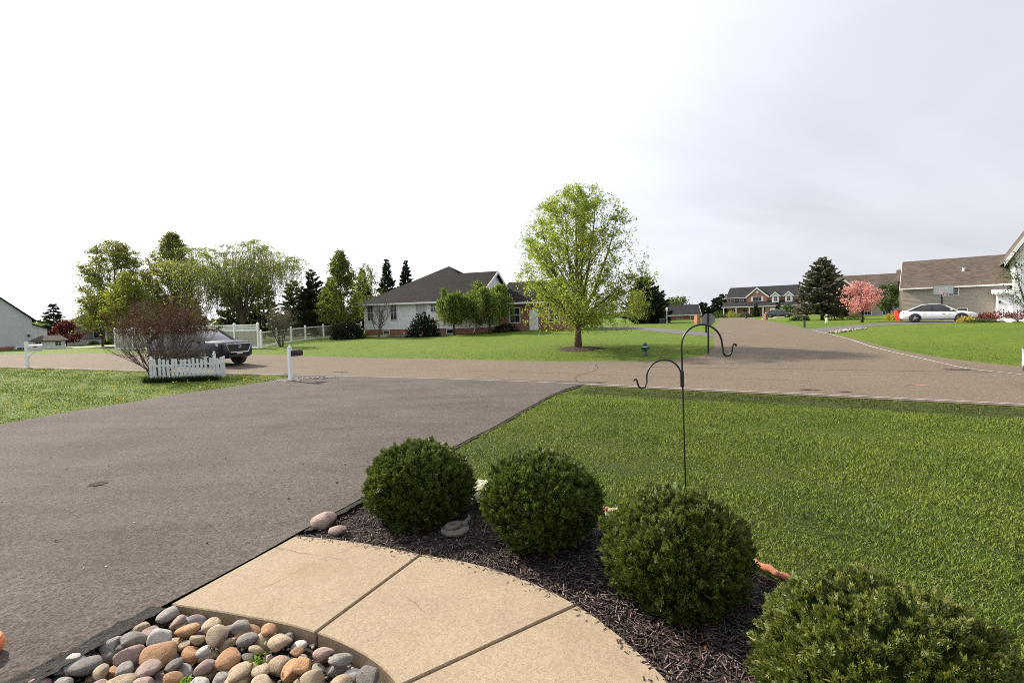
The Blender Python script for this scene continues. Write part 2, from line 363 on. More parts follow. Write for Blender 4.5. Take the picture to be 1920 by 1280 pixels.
def strip(name, A, B, n, across, dz, mat, flatz=None):
    A = catmull(A, n) if len(A) != n else np.asarray(A, float); B = catmull(B, n) if len(B) != n else np.asarray(B, float)
    t = np.linspace(0, 1, across + 1)
    XY = A[:, None, :] * (1 - t)[None, :, None] + B[:, None, :] * t[None, :, None]
    X = XY[..., 0].ravel(); Y = XY[..., 1].ravel(); Z = (zt(X, Y) if flatz is None else flatz(X, Y)) + dz
    V = np.stack([X, Y, Z], 1); k = across + 1
    F = [(i * k + j, (i + 1) * k + j, (i + 1) * k + j + 1, i * k + j + 1) for i in range(n - 1) for j in range(across)]
    o = npmesh(name, V, F, mat); tag(o, kind='structure')
    return o, np.concatenate([A, B[::-1]])
def ragged(o, amp, seed):
    rng = np.random.default_rng(seed); me = o.data; co = np.zeros(len(me.vertices) * 3); me.vertices.foreach_get('co', co); co = co.reshape(-1, 3)
    co[:, :2] += rng.normal(0, amp, (len(co), 2)); co[:, 2] += rng.normal(0, amp * .25, len(co)); me.vertices.foreach_set('co', co.ravel()); me.update()

# ------------------------------------------------------------------ large structure: ground, roads, driveways
road, POLY_ROAD = strip('road', NEAR, FAR, 260, 14, 0.014, m_road)
SL = [(5.2, 19.5), (7.4, 21.65), (8.7, 22.3), (9.6, 23.5), (11.85, 28.45), (15.98, 38.1), (27.5, 64.6), (45, 106)]
SR = [(21.0, 13.0), (17.4, 16.0), (16.75, 18.0), (16.9, 20.6), (18.34, 25.15), (20.91, 32.65), (25.55, 44.5), (35.1, 67.6), (54, 110)]
street, POLY_STREET = strip('side_street', SL, SR, 180, 12, 0.019, m_road)
# near driveway
DR = [(-3.9, 0.5), (-2.65, 3.58), (-2.2, 4.72), (-1.96, 5.30), (-0.93, 8.0), (-0.04, 10.21), (1.2, 13.3), (2.0, 14.6), (3.0, 15.2)]
DL = [(-13.5, 1.0), (-12.1, 6.5), (-11.0, 10.3), (-10.2, 13.9), (-8.75, 17.6), (-8.55, 18.3), (-9.5, 19.9)]
drive, POLY_DRIVE = strip('driveway', DL, DR, 90, 36, 0.024, m_drive)
# the broken dark lip along the right edge of the driveway
m_crumb = M_speckle('crumbled_asphalt', (0.008, 0.007, 0.007), (0.028, 0.025, 0.024), (0.085, 0.076, 0.070), 48.0, bstr=1.0, bd=0.025)
lip, _ = strip('driveway_edge', [(-2.16, 4.80), (-1.955, 5.3), (-.925, 8.0), (-.035, 10.21), (1.2, 13.3), (1.9, 14.5)],
               [(-2.08, 4.80), (-1.87, 5.3), (-.85, 8.0), (.04, 10.2), (1.29, 13.25), (2.05, 14.4)], 150, 2, 0.018, m_crumb)
ragged(lip, .010, 3)
lip2, _ = strip('driveway_shoulder', [(-4.0, .5), (-3.12, 2.55), (-2.74, 3.52)], [(-3.6, .5), (-2.92, 2.55), (-2.60, 3.50)], 60, 6, 0.029, m_crumb)
ragged(lip2, .010, 4)
# far driveways
fd1, POLY_FD1 = strip('ranch_house_driveway', [(13.1, 31.2), (12.2, 36), (11.2, 44), (9.0, 52), (3, 58)], [(14.6, 35.2), (14.2, 40), (13.6, 48), (11.8, 56), (5, 62)], 60, 4, 0.012, m_farasph)
fd2, POLY_FD2 = strip('tan_house_driveway', [(19.9, 31.0), (24.8, 35.2), (30.5, 38.3), (36, 38.2), (44, 38.5)], [(22.2, 36.2), (25.5, 38.2), (31.0, 41.6), (37, 44.5), (46, 44.5)], 60, 5, 0.012, m_farasph)
fd3, POLY_FD3 = strip('dormer_house_driveway', [(36.8, 71), (44, 82), (52, 96)], [(40, 77.5), (48, 88), (57, 99)], 30, 3, 0.012, m_farconc)
pth, POLY_PATH = strip('concrete_path', [(-56, 47.5), (-46, 50.0), (-38, 53), (-32, 58)], [(-56, 50.0), (-46, 52.0), (-38.5, 54.7), (-33, 59.5)], 30, 2, 0.012, m_farconc)
# beds
WALK_OUT = [(-2.2, 4.72), (-1.55, 4.55), (-.89, 4.28), (-.32, 4.05), (0.08, 3.78), (.44, 3.43), (.70, 3.02), (.88, 2.6), (1.0, 2.1), (1.05, 1.5), (1.05, .9)]
WALK_IN = [(-2.65, 3.58), (-2.03, 3.42), (-1.4, 3.21), (-1.12, 3.06), (-.88, 2.89), (-.7, 2.70), (-.55, 2.48), (-.43, 2.22), (-.35, 1.9), (-.3, 1.4), (-.3, .9)]
POLY_WALK = np.array(WALK_OUT + WALK_IN[::-1])
BED = [(-2.12, 4.8), (-1.9, 5.45), (-1.5, 5.85), (-.95, 6.02), (-.42, 5.92), (.3, 5.5), (.95, 5.06), (1.5, 4.5), (1.97, 3.88), (2.2, 3.45), (2.42, 2.8), (2.5, 2.0), (2.4, .9)] + WALK_OUT[::-1]
STONEBED = WALK_IN[:9] + [(-.4, 1.6), (-1.4, 1.4), (-3.3, 1.6), (-3.02, 2.6)]
def axis(lo, hi, fine_lo, fine_hi, step, mid, out_):
    a = list(np.arange(fine_lo, fine_hi, step)); x = fine_hi; s = mid
    while x < hi: a.append(x); x += s; s = s * 1.12 if x > 70 else min(s * 1.03, 1.6) if x < 70 else s
    x = fine_lo - mid; s = mid
    while x > lo: a.append(x); s = s * 1.12 if x < -70 else min(s * 1.03, 1.6); x -= s
    return np.array(sorted(set(np.round(a, 4))))
gx = axis(-2500, 2500, -13, 16, 0.25, 0.35, 0); gy = axis(-60, 3500, 0, 18, 0.25, 0.35, 0)
GX, GY = np.meshgrid(gx, gy); GZ = zt(GX, GY)
for pl in (POLY_ROAD, POLY_STREET, POLY_DRIVE, POLY_FD1, POLY_FD2, POLY_FD3, POLY_PATH):
    e_ = np.where(np.hypot(GX, GY) < 24, .32, np.where(np.hypot(GX, GY) < 45, .6, 1.2))
    ins = inpoly(GX, GY, pl)
    for sx_, sy_ in ((1, 0), (-1, 0), (0, 1), (0, -1), (.7, .7), (-.7, .7), (.7, -.7), (-.7, -.7)): ins &= inpoly(GX + sx_ * e_, GY + sy_ * e_, pl)
    GZ = np.where(ins, GZ - 0.07, GZ)
GZ = np.where(inpoly(GX, GY, BED), -0.16, GZ)
GZ = np.where(inpoly(GX, GY, STONEBED) | inpoly(GX, GY, POLY_WALK), -0.3, GZ)
nxg, nyg = len(gx), len(gy)
idx = np.arange(nxg * nyg).reshape(nyg, nxg)
F = np.stack([idx[:-1, :-1], idx[:-1, 1:], idx[1:, 1:], idx[1:, :-1]], -1).reshape(-1, 4)
ground = npmesh('ground', np.stack([GX.ravel(), GY.ravel(), GZ.ravel()], 1), F, m_lawn, smooth=True); tag(ground, kind='structure')
dnn = (nearY(GX) - GY) * .87
weed = (ss(0.0, .15, dnn) * ss(1.7, 1.5, dnn) * ss(.1, .8, GX - driveX(GY))).ravel()
at_ = ground.data.attributes.new('weedy', 'FLOAT', 'POINT'); at_.data.foreach_set('value', weed.astype(np.float32))
thatch = (ss(15, 7, np.hypot(GX, GY)) * ss(-.3, .1, GX - driveX(GY))).ravel() * .85
at_ = ground.data.attributes.new('thatch', 'FLOAT', 'POINT'); at_.data.foreach_set('value', thatch.astype(np.float32))

# mulch bed and stone bed sheets
def sheet(name, poly, z, mat, n=None):
    bm = bmesh.new(); vs_ = [bm.verts.new((x, y, z)) for x, y in poly]; f = bm.faces.new(vs_)
    bmesh.ops.triangulate(bm, faces=[f])
    bmesh.ops.recalc_face_normals(bm, faces=bm.faces)
    for f in bm.faces:
        if f.normal.z < 0: f.normal_flip()
    me = bpy.data.meshes.new(name); bm.to_mesh(me); bm.free()
    return tag(link(name, me, mat), kind='structure')
mulch_bed = sheet('mulch_bed', BED, -0.035, m_soil)
stone_bed = sheet('stone_bed', STONEBED, -0.11, m_soil)

# concrete walk: each slab its own piece
walk = thing('walkway', None, None); walk['kind'] = 'structure'
def slabpiece(outer, inner, gap=0.02):
    o = catmull(outer, 8); i = catmull(inner, 8)
    po = np.concatenate([o, i[::-1]]); c = po.mean(0)
    d0 = (o[-1] - o[0]); d0 = d0 / np.linalg.norm(d0)
    o[0] += d0 * gap / 2; i[0] += d0 * gap / 2; o[-1] -= d0 * gap / 2; i[-1] -= d0 * gap / 2
    b = MB(); b.prism([tuple(p) for p in np.concatenate([o, i[::-1]])], -0.14, 0.0)
    me = b.build('slab', m_conc, walk, bevel=0.008); return me
WO = catmull(WALK_OUT, 81); WI = catmull(WALK_IN, 81)
def seg(arr, p, q):
    i = np.argmin(np.hypot(*(arr - np.array(p)).T)); j = np.argmin(np.hypot(*(arr - np.array(q)).T)); return arr[i:j + 1]
joints = [((-2.2, 4.72), (-2.65, 3.58)), ((-.89, 4.28), (-1.4, 3.21)), ((.44, 3.43), (-.7, 2.70)), ((1.0, 2.1), (-.35, 1.9)), ((1.05, .9), (-.3, .9))]
for k in range(4):
    slabpiece(seg(WO, joints[k][0], joints[k + 1][0]), seg(WI, joints[k][1], joints[k + 1][1]))

# painted edge lines and marks on the road
def offset_line(P, a, b):
    P = np.asarray(P, float); t = np.gradient(P, axis=0); t /= np.linalg.norm(t, axis=1)[:, None]; nrm = np.stack([-t[:, 1], t[:, 0]], 1)
    return P + nrm * a, P + nrm * b
nl = catmull([(-22.9, 21.6), (-18.4, 20.6), (-15.2, 20.15), (-10.7, 19.5), (-7.6, 18.75), (-3.06, 17.07), (1.78, 14.84), (4.92, 13.12), (8.09, 11.42), (10.61, 9.97), (16, 7.0)], 90)
a_, b_ = offset_line(nl, .22, .275); ol, _ = strip('edge_line', a_, b_, 90, 1, 0.030, m_line); ol.parent = road; del ol['kind']
cl = catmull([(21.5, 34.6), (18.2, 25.8), (16.75, 22.2), (15.85, 18.45), (15.45, 16.06), (15.6, 14.2), (19, 12.0), (26, 8.2)], 60)
a_, b_ = offset_line(cl, -.04, .025); ol, _ = strip('edge_line', a_, b_, 60, 1, 0.028, m_line); ol.parent = road; del ol['kind']
m_patch = M_speckle('tar_patch', (0.03, 0.02, 0.018), (0.07, 0.045, 0.04), (0.12, 0.08, 0.07), 40.0)
def blob(name, c, rx, ry, rot, mat, parent, dz=0.026, seed=0, n=18):
    r = random.Random(seed); p = []
    for k in range(n):
        a = 2 * PI * k / n; q = 1 + r.uniform(-.25, .25); x = rx * q * math.cos(a); y = ry * q * math.sin(a)
        X = c[0] + x * math.cos(rot) - y * math.sin(rot); Y = c[1] + x * math.sin(rot) + y * math.cos(rot); p.append((X, Y, z1(X, Y) + dz))
    o = MB().add(p, [tuple(range(n))]).build(name, mat, parent); return o
blob('tar_patch', (14.95, 16.16), .42, .16, -.35, m_patch, road, seed=1, dz=.03)
blob('tar_patch', (7.85, 12.75), .22, .10, -.45, m_patch, road, seed=2)
blob('tar_patch', (8.5, 12.3), .16, .05, -.45, m_patch, road, seed=3)
blob('tar_patch', (-7.2, 20.2), .35, .12, -.4, m_patch, road, seed=5)
blob('paint_mark', (11.0, 13.1), .24, .045, -.5, M_plain('red_marking_paint', (0.55, 0.16, 0.14), .8, .2, 30), road, seed=4)
m_tar = M_plain('crack_sealer', (0.05, 0.042, 0.038), 0.6, 0.3, 10)
for k, P in enumerate([[(2.0, 15.2), (2.3, 17), (3.2, 18.7), (3.6, 20.9)], [(-6, 21.5), (-1, 19.3), (4, 16.8), (9, 14.3)], [(12, 31), (16, 35), (19, 38)], [(16, 40), (19, 48), (25, 61)]]):
    a_, b_ = offset_line(catmull(P, 30) + np.random.default_rng(k).normal(0, .035, (30, 2)), -.012, .012)
    o, _ = strip('crack_seal', a_, b_, 30, 1, 0.025 if k < 2 else 0.027, m_tar); o.parent = road if k < 2 else street; del o['kind']

# ------------------------------------------------------------------ foliage helpers
def rand_frames(rng, n, up_bias=0.0, ax=None):
    a = rng.normal(size=(n, 3)) if ax is None else ax + rng.normal(size=(n, 3)) * 0.35
    a /= np.linalg.norm(a, axis=1)[:, None]
    b = rng.normal(size=(n, 3)); b -= a * (a * b).sum(1)[:, None]; b /= np.linalg.norm(b, axis=1)[:, None]
    return a, b
def leaf_quads(rng, Cn, size, aspect=0.55, ax=None):
    n = len(Cn); a, b = rand_frames(rng, n, ax=ax); s = (np.asarray(size) * np.ones(n) * rng.uniform(.7, 1.3, n))[:, None]
    nrm = np.cross(a, b)
    v0 = Cn - a * s * .5; v2 = Cn + a * s * .5; v1 = Cn + b * s * .5 * aspect + nrm * s * .08; v3 = Cn - b * s * .5 * aspect + nrm * s * .08
    V = np.stack([v0, v1, v2, v3], 1).reshape(-1, 3); F = np.arange(4 * n).reshape(n, 4)
    return V, F
def bez(p0, p1, p2, n=7):
    t = np.linspace(0, 1, n)[:, None]; return (1 - t)**2 * p0 + 2 * t * (1 - t) * p1 + t**2 * p2
def lumpy(rng, k=(3, 5, 2)):
    ph = rng.uniform(0, 6.28, 6)
    return lambda a, z: 1 + .16 * np.sin(k[0] * a + ph[0] + 2.2 * z) + .10 * np.sin(k[1] * a + ph[1] - 4 * z) + .10 * np.sin(k[2] * a + ph[2] + 6 * z)
def decid(name, label, cat, xy, Ht, prof, seed, leafm, barkm, n_limb=14, n_sec=260, per=26, leaf=0.12, sig=0.22, tr=0.16, th=1.2, group=None,
          clear=0.15, lead=3, aspect=0.6, zoff=0.0, twig=0.010, shell=0.45, lean=(0, 0), lobes=.6):
    """prof: (relative height, radius) pairs for the crown envelope."""
    rng = np.random.default_rng(seed); lf = lumpy(rng)
    root = thing(name, label, cat, (xy[0], xy[1], z1(*xy) + zoff), 0, group)
    pz = np.array([p[0] for p in prof]) * Ht; pr = np.array([p[1] for p in prof])
    def env(z, a): return np.interp(z, pz, pr) * lf(a, z / Ht)
    tb = MB(); trunk = [np.array((0, 0, -.1)), np.array((0, 0, th * .5)), np.array((lean[0] * .3, lean[1] * .3, th)), np.array((lean[0] * .7, lean[1] * .7, (th + Ht * .8) / 2)), np.array((lean[0], lean[1], Ht * .86))]
    trr = [tr * 1.25, tr, tr * .9, tr * .42, tr * .08]
    tb.tube([tuple(p) for p in trunk], trr, 8)
    def on_trunk(z):
        zz = [p[2] for p in trunk]; return np.array([np.interp(z, zz, [p[k] for p in trunk]) for k in range(3)])
    pts = []
    for i in range(n_limb):
        a = 2 * PI * (i * .382 + rng.uniform(-.05, .05)); 
        if i < lead: ze = Ht * rng.uniform(.85, .97)
        else: ze = pz[0] + (Ht - pz[0]) * rng.uniform(.12, .92)
        r = env(ze, a) * rng.uniform(.75, .98); e = np.array((r * math.cos(a) + lean[0] * ze / Ht, r * math.sin(a) + lean[1] * ze / Ht, ze))
        zs = np.clip(ze - r * rng.uniform(.75, 1.25) - .1 * Ht, th * .75, Ht * .7)
        if i < lead: zs = th * rng.uniform(.75, 1.0)
        p0 = on_trunk(zs); mid = p0 + (e - p0) * np.array((.45, .45, .72)) if i >= lead else p0 + (e - p0) * np.array((.75, .75, .5))
        path = bez(p0, mid, e, 9); path[1:-1] += rng.normal(0, .02 * Ht / 6, (7, 3))
        r0 = max(.016, np.interp(zs, [p[2] for p in trunk], trr) * (.55 if i < lead else .30))
        tb.tube([tuple(p) for p in path], list(np.linspace(r0, twig, 9)), 5, False); pts.append(path[2:])
    P = np.concatenate(pts)
    leaves = []
    for i in range(n_sec):
        z = pz[0] + (Ht - pz[0]) * rng.uniform(0, 1) ** .9; a = rng.uniform(0, 2 * PI); rr = env(z, a)
        if rr < .05: continue
        q = rr * (rng.uniform(0, 1) ** shell); e = np.array((q * math.cos(a) + lean[0] * z / Ht, q * math.sin(a) + lean[1] * z / Ht, z))
        if rng.uniform() < lobes:
            pa = pts[rng.integers(len(pts))]; e = pa[rng.integers(len(pa) // 3, len(pa))] + rng.normal(0, .055 * Ht, 3) * np.array((1, 1, .8)); e[2] = min(max(e[2], pz[0] * .9), Ht * 1.0)
            if math.hypot(e[0], e[1]) > env(e[2], math.atan2(e[1], e[0])) * 1.10: continue
        d = np.linalg.norm((P - e) * np.array((1, 1, 1.0)), axis=1) + np.where(P[:, 2] > e[2], .8, 0)
        p0 = P[np.argmin(d)]; mid = (p0 + e) / 2 + np.array((0, 0, -.04 * Ht / 8)) + rng.normal(0, .05, 3)
        path = bez(p0, mid, e, 4); tb.tube([tuple(p) for p in path], [twig * 1.2, twig, twig * .8, twig * .5], 3, False)
        m = max(2, int(per * rng.uniform(.5, 1.5))); t = rng.integers(1, 4, m)
        leaves.append(path[t] + rng.normal(0, sig, (m, 3)) * np.array((1, 1, .8)))
    tb.build('trunk', barkm, root, True)
    L = np.concatenate(leaves); L = L[L[:, 2] > pz[0] * .8]
    V, F = leaf_quads(rng, L, leaf, aspect); npmesh('crown', V, F, leafm, root)
    return root
def conifer(name, label, cat, xy, Ht, R, seed, needm, barkm, z0=.3, p=.85, nlev=24, per=9, card=.34, cw=.09, droop=.15, up=.25, group=None, zoff=0, tr=.14, dens=1.0):
    rng = np.random.default_rng(seed); root = thing(name, label, cat, (xy[0], xy[1], z1(*xy) + zoff), 0, group)
    tb = MB(); tb.tube([(0, 0, -.1), (0, 0, Ht * .5), (0, 0, Ht * .98)], [tr, tr * .6, .01], 7)
    Cn = []; Ax = []
    for i in range(nlev):
        z = z0 + (Ht - z0) * (i + rng.uniform(-.3, .3)) / nlev; f = np.clip((z - z0) / (Ht - z0), 0, 1)
        Lm = R * (1 - f) ** p * (1 if f > .12 else .8 + f * 1.6)
        for k in range(int(per * (1 - .45 * f)) + 1):
            a = rng.uniform(0, 2 * PI); L = max(.12, Lm * rng.uniform(.72, 1.12))
            p0 = np.array((0, 0, z)); e = np.array((L * math.cos(a), L * math.sin(a), z + L * rng.uniform(-droop, up)))
            mid = (p0 + e) / 2 + np.array((0, 0, -.12 * L)); path = bez(p0, mid, e, 6)
            tb.tube([tuple(q) for q in path], list(np.linspace(max(.008, tr * .18 * (1 - f)), .004, 6)), 3, False)
            n = max(3, int(L / card * 9 * dens)); t = rng.uniform(.22, 1.03, n); pp = np.stack([np.interp(t, np.linspace(0, 1, 6), path[:, c]) for c in range(3)], 1)
            dr = (e - p0) / np.linalg.norm(e - p0); side = np.array((-dr[1], dr[0], 0))
            sg = rng.choice([-1, 1], n)[:, None] * rng.uniform(.2, 1.0, n)[:, None]
            ax = dr[None] + side[None] * sg + np.array((0, 0, 1))[None] * rng.uniform(-.2, .35, n)[:, None]
            ax /= np.linalg.norm(ax, axis=1)[:, None]
            Cn.append(pp + ax * card * .35); Ax.append(ax)
    tb.build('trunk', barkm, root, True)
    Cn = np.concatenate(Cn); Ax = np.concatenate(Ax); V, F = leaf_quads(rng, Cn, card, cw / card * 2, ax=Ax * 1.0)
    npmesh('crown', V, F, needm, root); return root
def weeping(name, label, cat, xy, Ht, R, seed, leafm, barkm, strands=260, leaf=.10, drop=(.35, .75), tr=.12, th=1.0, group=None, per=16, z_low=.25, arch=14, zoff=0.0, sig=.05, dome=.25):
    rng = np.random.default_rng(seed); root = thing(name, label, cat, (xy[0], xy[1], z1(*xy) + zoff), 0, group)
    tb = MB(); tb.tube([(0, 0, -.1), (.03, 0, th), (.05, .02, Ht * .6)], [tr * 1.2, tr, tr * .5], 8); pts = []
    for i in range(arch):
        a = 2 * PI * i * .382 + rng.uniform(-.2, .2); r = R * rng.uniform(.45, .98); zt_ = Ht * rng.uniform(.84, 1.0) * (1 - dome * (r / R) ** 2)
        p0 = np.array((0, 0, th * rng.uniform(.7, 1.2))); e = np.array((r * math.cos(a), r * math.sin(a), zt_)); mid = p0 + (e - p0) * np.array((.4, .4, 1.05))
        path = bez(p0, mid, e, 10); path[1:-1] += rng.normal(0, .02 * R, (8, 3)); tb.tube([tuple(q) for q in path], list(np.linspace(tr * .34, .012, 10)), 5, False); pts.append(path[3:])
    P = np.concatenate(pts); L = []; A = []
    for i in range(strands):
        p0 = P[rng.integers(len(P))]; a = rng.uniform(0, 2 * PI); o = R * rng.uniform(.05, .28)
        ds = Ht * rng.uniform(*drop); e = p0 + np.array((o * math.cos(a), o * math.sin(a), -ds)); e[2] = max(e[2], z_low * Ht * rng.uniform(.6, 1.5))
        mid = p0 + np.array((o * math.cos(a) * .9, o * math.sin(a) * .9, .12 * ds)); path = bez(p0, mid, e, 7)
        tb.tube([tuple(q) for q in path[::2]], .006, 3, False)
        m = int(per * rng.uniform(.6, 1.4)); t = rng.uniform(.1, 1, m); q = np.stack([np.interp(t, np.linspace(0, 1, 7), path[:, c]) for c in range(3)], 1)
        L.append(q + rng.normal(0, sig, (m, 3))); A.append(np.tile([0, 0, -1.0], (m, 1)))
    tb.build('trunk', barkm, root, True)
    V, F = leaf_quads(rng, np.concatenate(L), leaf, .45, ax=np.concatenate(A) * .8); npmesh('crown', V, F, leafm, root); return root
def clump(name, label, cat, xy, rx, ry, h, seed, leafm, n=900, leaf=.10, spiky=.2, group=None, core=None, zoff=0, base=.0, loc=None):
    rng = np.random.default_rng(seed); root = thing(name, label, cat, loc or (xy[0], xy[1], z1(*xy) + zoff), 0, group)
    u = rng.normal(size=(n, 3)); u /= np.linalg.norm(u, axis=1)[:, None]; u[:, 2] = np.abs(u[:, 2]) * 1.0 - .12
    ph = rng.uniform(0, 6.28, 4); a = np.arctan2(u[:, 1], u[:, 0])
    k = 1 + spiky * (np.sin(5 * a + ph[0] + 4 * u[:, 2]) * .6 + np.sin(9 * a + ph[1] - 7 * u[:, 2]) * .4 + rng.normal(0, .25, n))
    r = (rng.uniform(.35, 1, n) ** .4) * k
    P = u * r[:, None] * np.array((rx, ry, h)) + np.array((0, 0, base)); P[:, 2] = np.maximum(P[:, 2], .02)
    V, F = leaf_quads(rng, P, leaf, .5, ax=u * .8 + np.array((0, 0, .3))); npmesh('foliage', V, F, leafm, root)
    tb = MB()
    for i in range(14):
        q = P[rng.integers(n)] * .85; tb.tube([(q[0] * .1, q[1] * .1, -.05), (q[0] * .5, q[1] * .5, q[2] * .6), tuple(q)], [.02, .014, .006], 4, False)
    tb.build('stem', m_dbark, root); return root
def twiggy(name, label, cat, xy, W, Ht, seed, m_tw, m_bud, stems=26, gen=3, kids=4, buds=9000, bud=.03, group=None, zoff=0, r0=.02, spread=1.0, bud_low=.35, ground_spread=.2, curve=.35):
    rng = np.random.default_rng(seed); root = thing(name, label, cat, (xy[0], xy[1], z1(*xy) + zoff), 0, group); tb = MB(); tips = []
    def br(p, d, L, r, g):
        n = 5; path = [p]; q = p.copy()
        for i in range(n):
            d = d + rng.normal(0, .10, 3) + np.array((0, 0, .06)); d /= np.linalg.norm(d); q = q + d * L / n; path.append(q.copy())
        tb.tube([tuple(x) for x in path], list(np.linspace(r, r * .45, n + 1)), 3 if g else 5, False)
        if g == 0 or q[2] > Ht * bud_low: tips.append(np.array(path))
        if g < gen:
            for k in range(kids):
                i = rng.integers(2, n + 1); dd = d + rng.normal(0, .42, 3); dd[2] += .12; dd /= np.linalg.norm(dd)
                br(path[i], dd, L * rng.uniform(.42, .68), r * .5, g + 1)
    for i in range(stems):
        a = rng.uniform(0, 2 * PI); t = rng.uniform(.1, 1) * spread; o = ground_spread * rng.uniform(0, 1)
        d = np.array((math.cos(a) * t * W / Ht * .62, math.sin(a) * t * W / Ht * .62, 1.0)); d /= np.linalg.norm(d)
        br(np.array((math.cos(a) * o, math.sin(a) * o, 0.0)), d, Ht * rng.uniform(.5, .62), r0 * rng.uniform(.7, 1.2), 0)
    tb.build('stems', m_tw, root)
    if buds:
        P = np.concatenate([t[1:] for t in tips]); P = P[P[:, 2] > Ht * bud_low]
        P = P[rng.integers(0, len(P), buds)] + rng.normal(0, .05, (buds, 3)); V, F = leaf_quads(rng, P, bud, .5); npmesh('buds', V, F, m_bud, root)
    return root

# ------------------------------------------------------------------ houses
def window(parent, a, z, w_, h, face='front', d=0.0, fr=None, pane=None, cols=2, rows=2, fw=.07, shutters=None):
    """a,z: lower left corner along the wall; face: which wall; d: wall plane."""
    def B(mb, a0, a1, p0, p1, z0, z1_):
        if face == 'front': mb.box(a0, a1, d - p1, d - p0, z0, z1_)
        elif face == 'right': mb.box(d + p0, d + p1, a0, a1, z0, z1_)
        else: mb.box(d - p1, d - p0, a0, a1, z0, z1_)
    f = MB()
    B(f, a - fw, a + w_ + fw, .0, .06, z - fw, z); B(f, a - fw, a + w_ + fw, .0, .06, z + h, z + h + fw)
    B(f, a - fw, a, .0, .058, z, z + h); B(f, a + w_, a + w_ + fw, .0, .058, z, z + h)
    for i in range(1, cols): q = a + w_ * i / cols; B(f, q - .014, q + .014, .0, .030, z, z + h)
    for i in range(1, rows): q = z + h * i / rows; t_ = .025 if (rows == 2 or i == rows // 2) else .013; B(f, a, a + w_, .0, .034, q - t_, q + t_)
    o = f.build('window', fr or m_white, parent)
    p = MB(); B(p, a, a + w_, .002, .015, z, z + h); p.build('pane', pane or m_glass, o)
    if shutters:
        for s in (a - fw - .38, a + w_ + fw + .02):
            q = MB(); B(q, s, s + .36, .0, .035, z - .03, z + h + .03); q.build('shutter', shutters, o)
    return o

def clapboards(parent, a0, a1, z0, z1_, d, pitch, mat):
    b = MB(); n = int((z1_ - z0) / pitch)
    for k in range(n):
        z = z0 + k * pitch; b.add([(a0, d - .016, z), (a1, d - .016, z), (a1, d - .003, z + pitch), (a0, d - .003, z + pitch), (a0, d, z), (a1, d, z)], [(0, 1, 2, 3), (4, 5, 1, 0)])
    return b.build('siding_boards', mat, parent)
m_sid_white = M_siding('white_siding', (0.83, 0.835, 0.84)); m_sid_grey = M_siding('grey_siding', (0.60, 0.62, 0.65))
m_sid_tan = M_siding('tan_siding', (0.34, 0.295, 0.25)); m_sid_stone = M_siding('stone_grey_siding', (0.30, 0.29, 0.285))
m_brk = M_brick('red_brick', (0.30, 0.095, 0.06), (0.38, 0.14, 0.085)); m_brk_o = M_brick('orange_brick', (0.42, 0.16, 0.085), (0.50, 0.21, 0.11))
m_roof_dk = M_shingle('charcoal_shingle', (0.022, 0.020, 0.021)); m_roof_br = M_shingle('brown_shingle', (0.105, 0.086, 0.074)); m_roof_gr = M_shingle('grey_shingle', (0.032, 0.032, 0.036))
m_trim = M_plain('white_trim', (0.80, 0.80, 0.80), .45, .03, 2.0)
m_blind = M_plain('window_blind', (0.40, 0.42, 0.40), .3, .1, 2.0)

def gable_house(root, L, D, z0, ze, zr, wall, roofm, over=.35, name_wall='wall', oy=None, gable_mat=None, trim=True, x0=0.0, y0=0.0, lr=True, tag_roof='roof'):
    """box with a ridge along local x, front at y=y0"""
    ym = y0 + D / 2
    b = MB(); b.xprism([(y0, z0), (y0 + D, z0), (y0 + D, ze), (ym, zr - .12), (y0, ze)], x0, x0 + L); b.build(name_wall, wall, root)
    sl_ = (zr - ze) / (D / 2)
    r = MB()
    for s in (0, 1):
        ye = y0 - over if s == 0 else y0 + D + over
        p = [(x0 - over * .6, ye, ze - over * sl_), (x0 + L + over * .6, ye, ze - over * sl_), (x0 + L + over * .6, ym, zr), (x0 - over * .6, ym, zr)]
        if s: p = p[::-1]
        r.slab(p, .10)
    ro = r.build(tag_roof, roofm, root)
    if trim:
        g = MB(); zb = ze - over * sl_
        g.box(x0 - over * .6 + .004, x0 + L + over * .6 - .004, y0 - over - .09, y0 - over + .02, zb - .16, zb - .02); g.build('gutter', m_trim, ro)
        for xx in ((x0 - over * .6 - .03), (x0 + L + over * .6 + .003)):
            q = MB(); q.hull8([(xx, y0 - over, zb - .18), (xx + .027, y0 - over, zb - .18), (xx + .027, ym, zr - .2), (xx, ym, zr - .2)], [(xx, y0 - over, zb + .01), (xx + .027, y0 - over, zb + .01), (xx + .027, ym, zr + .015), (xx, ym, zr + .015)])
            q.hull8([(xx, ym, zr - .2), (xx + .027, ym, zr - .2), (xx + .027, y0 + D + over, zb - .18), (xx, y0 + D + over, zb - .18)], [(xx, ym, zr + .015), (xx + .027, ym, zr + .015), (xx + .027, y0 + D + over, zb + .01), (xx, y0 + D + over, zb + .01)])
            q.build('rake_trim', m_trim, ro)
    return ro

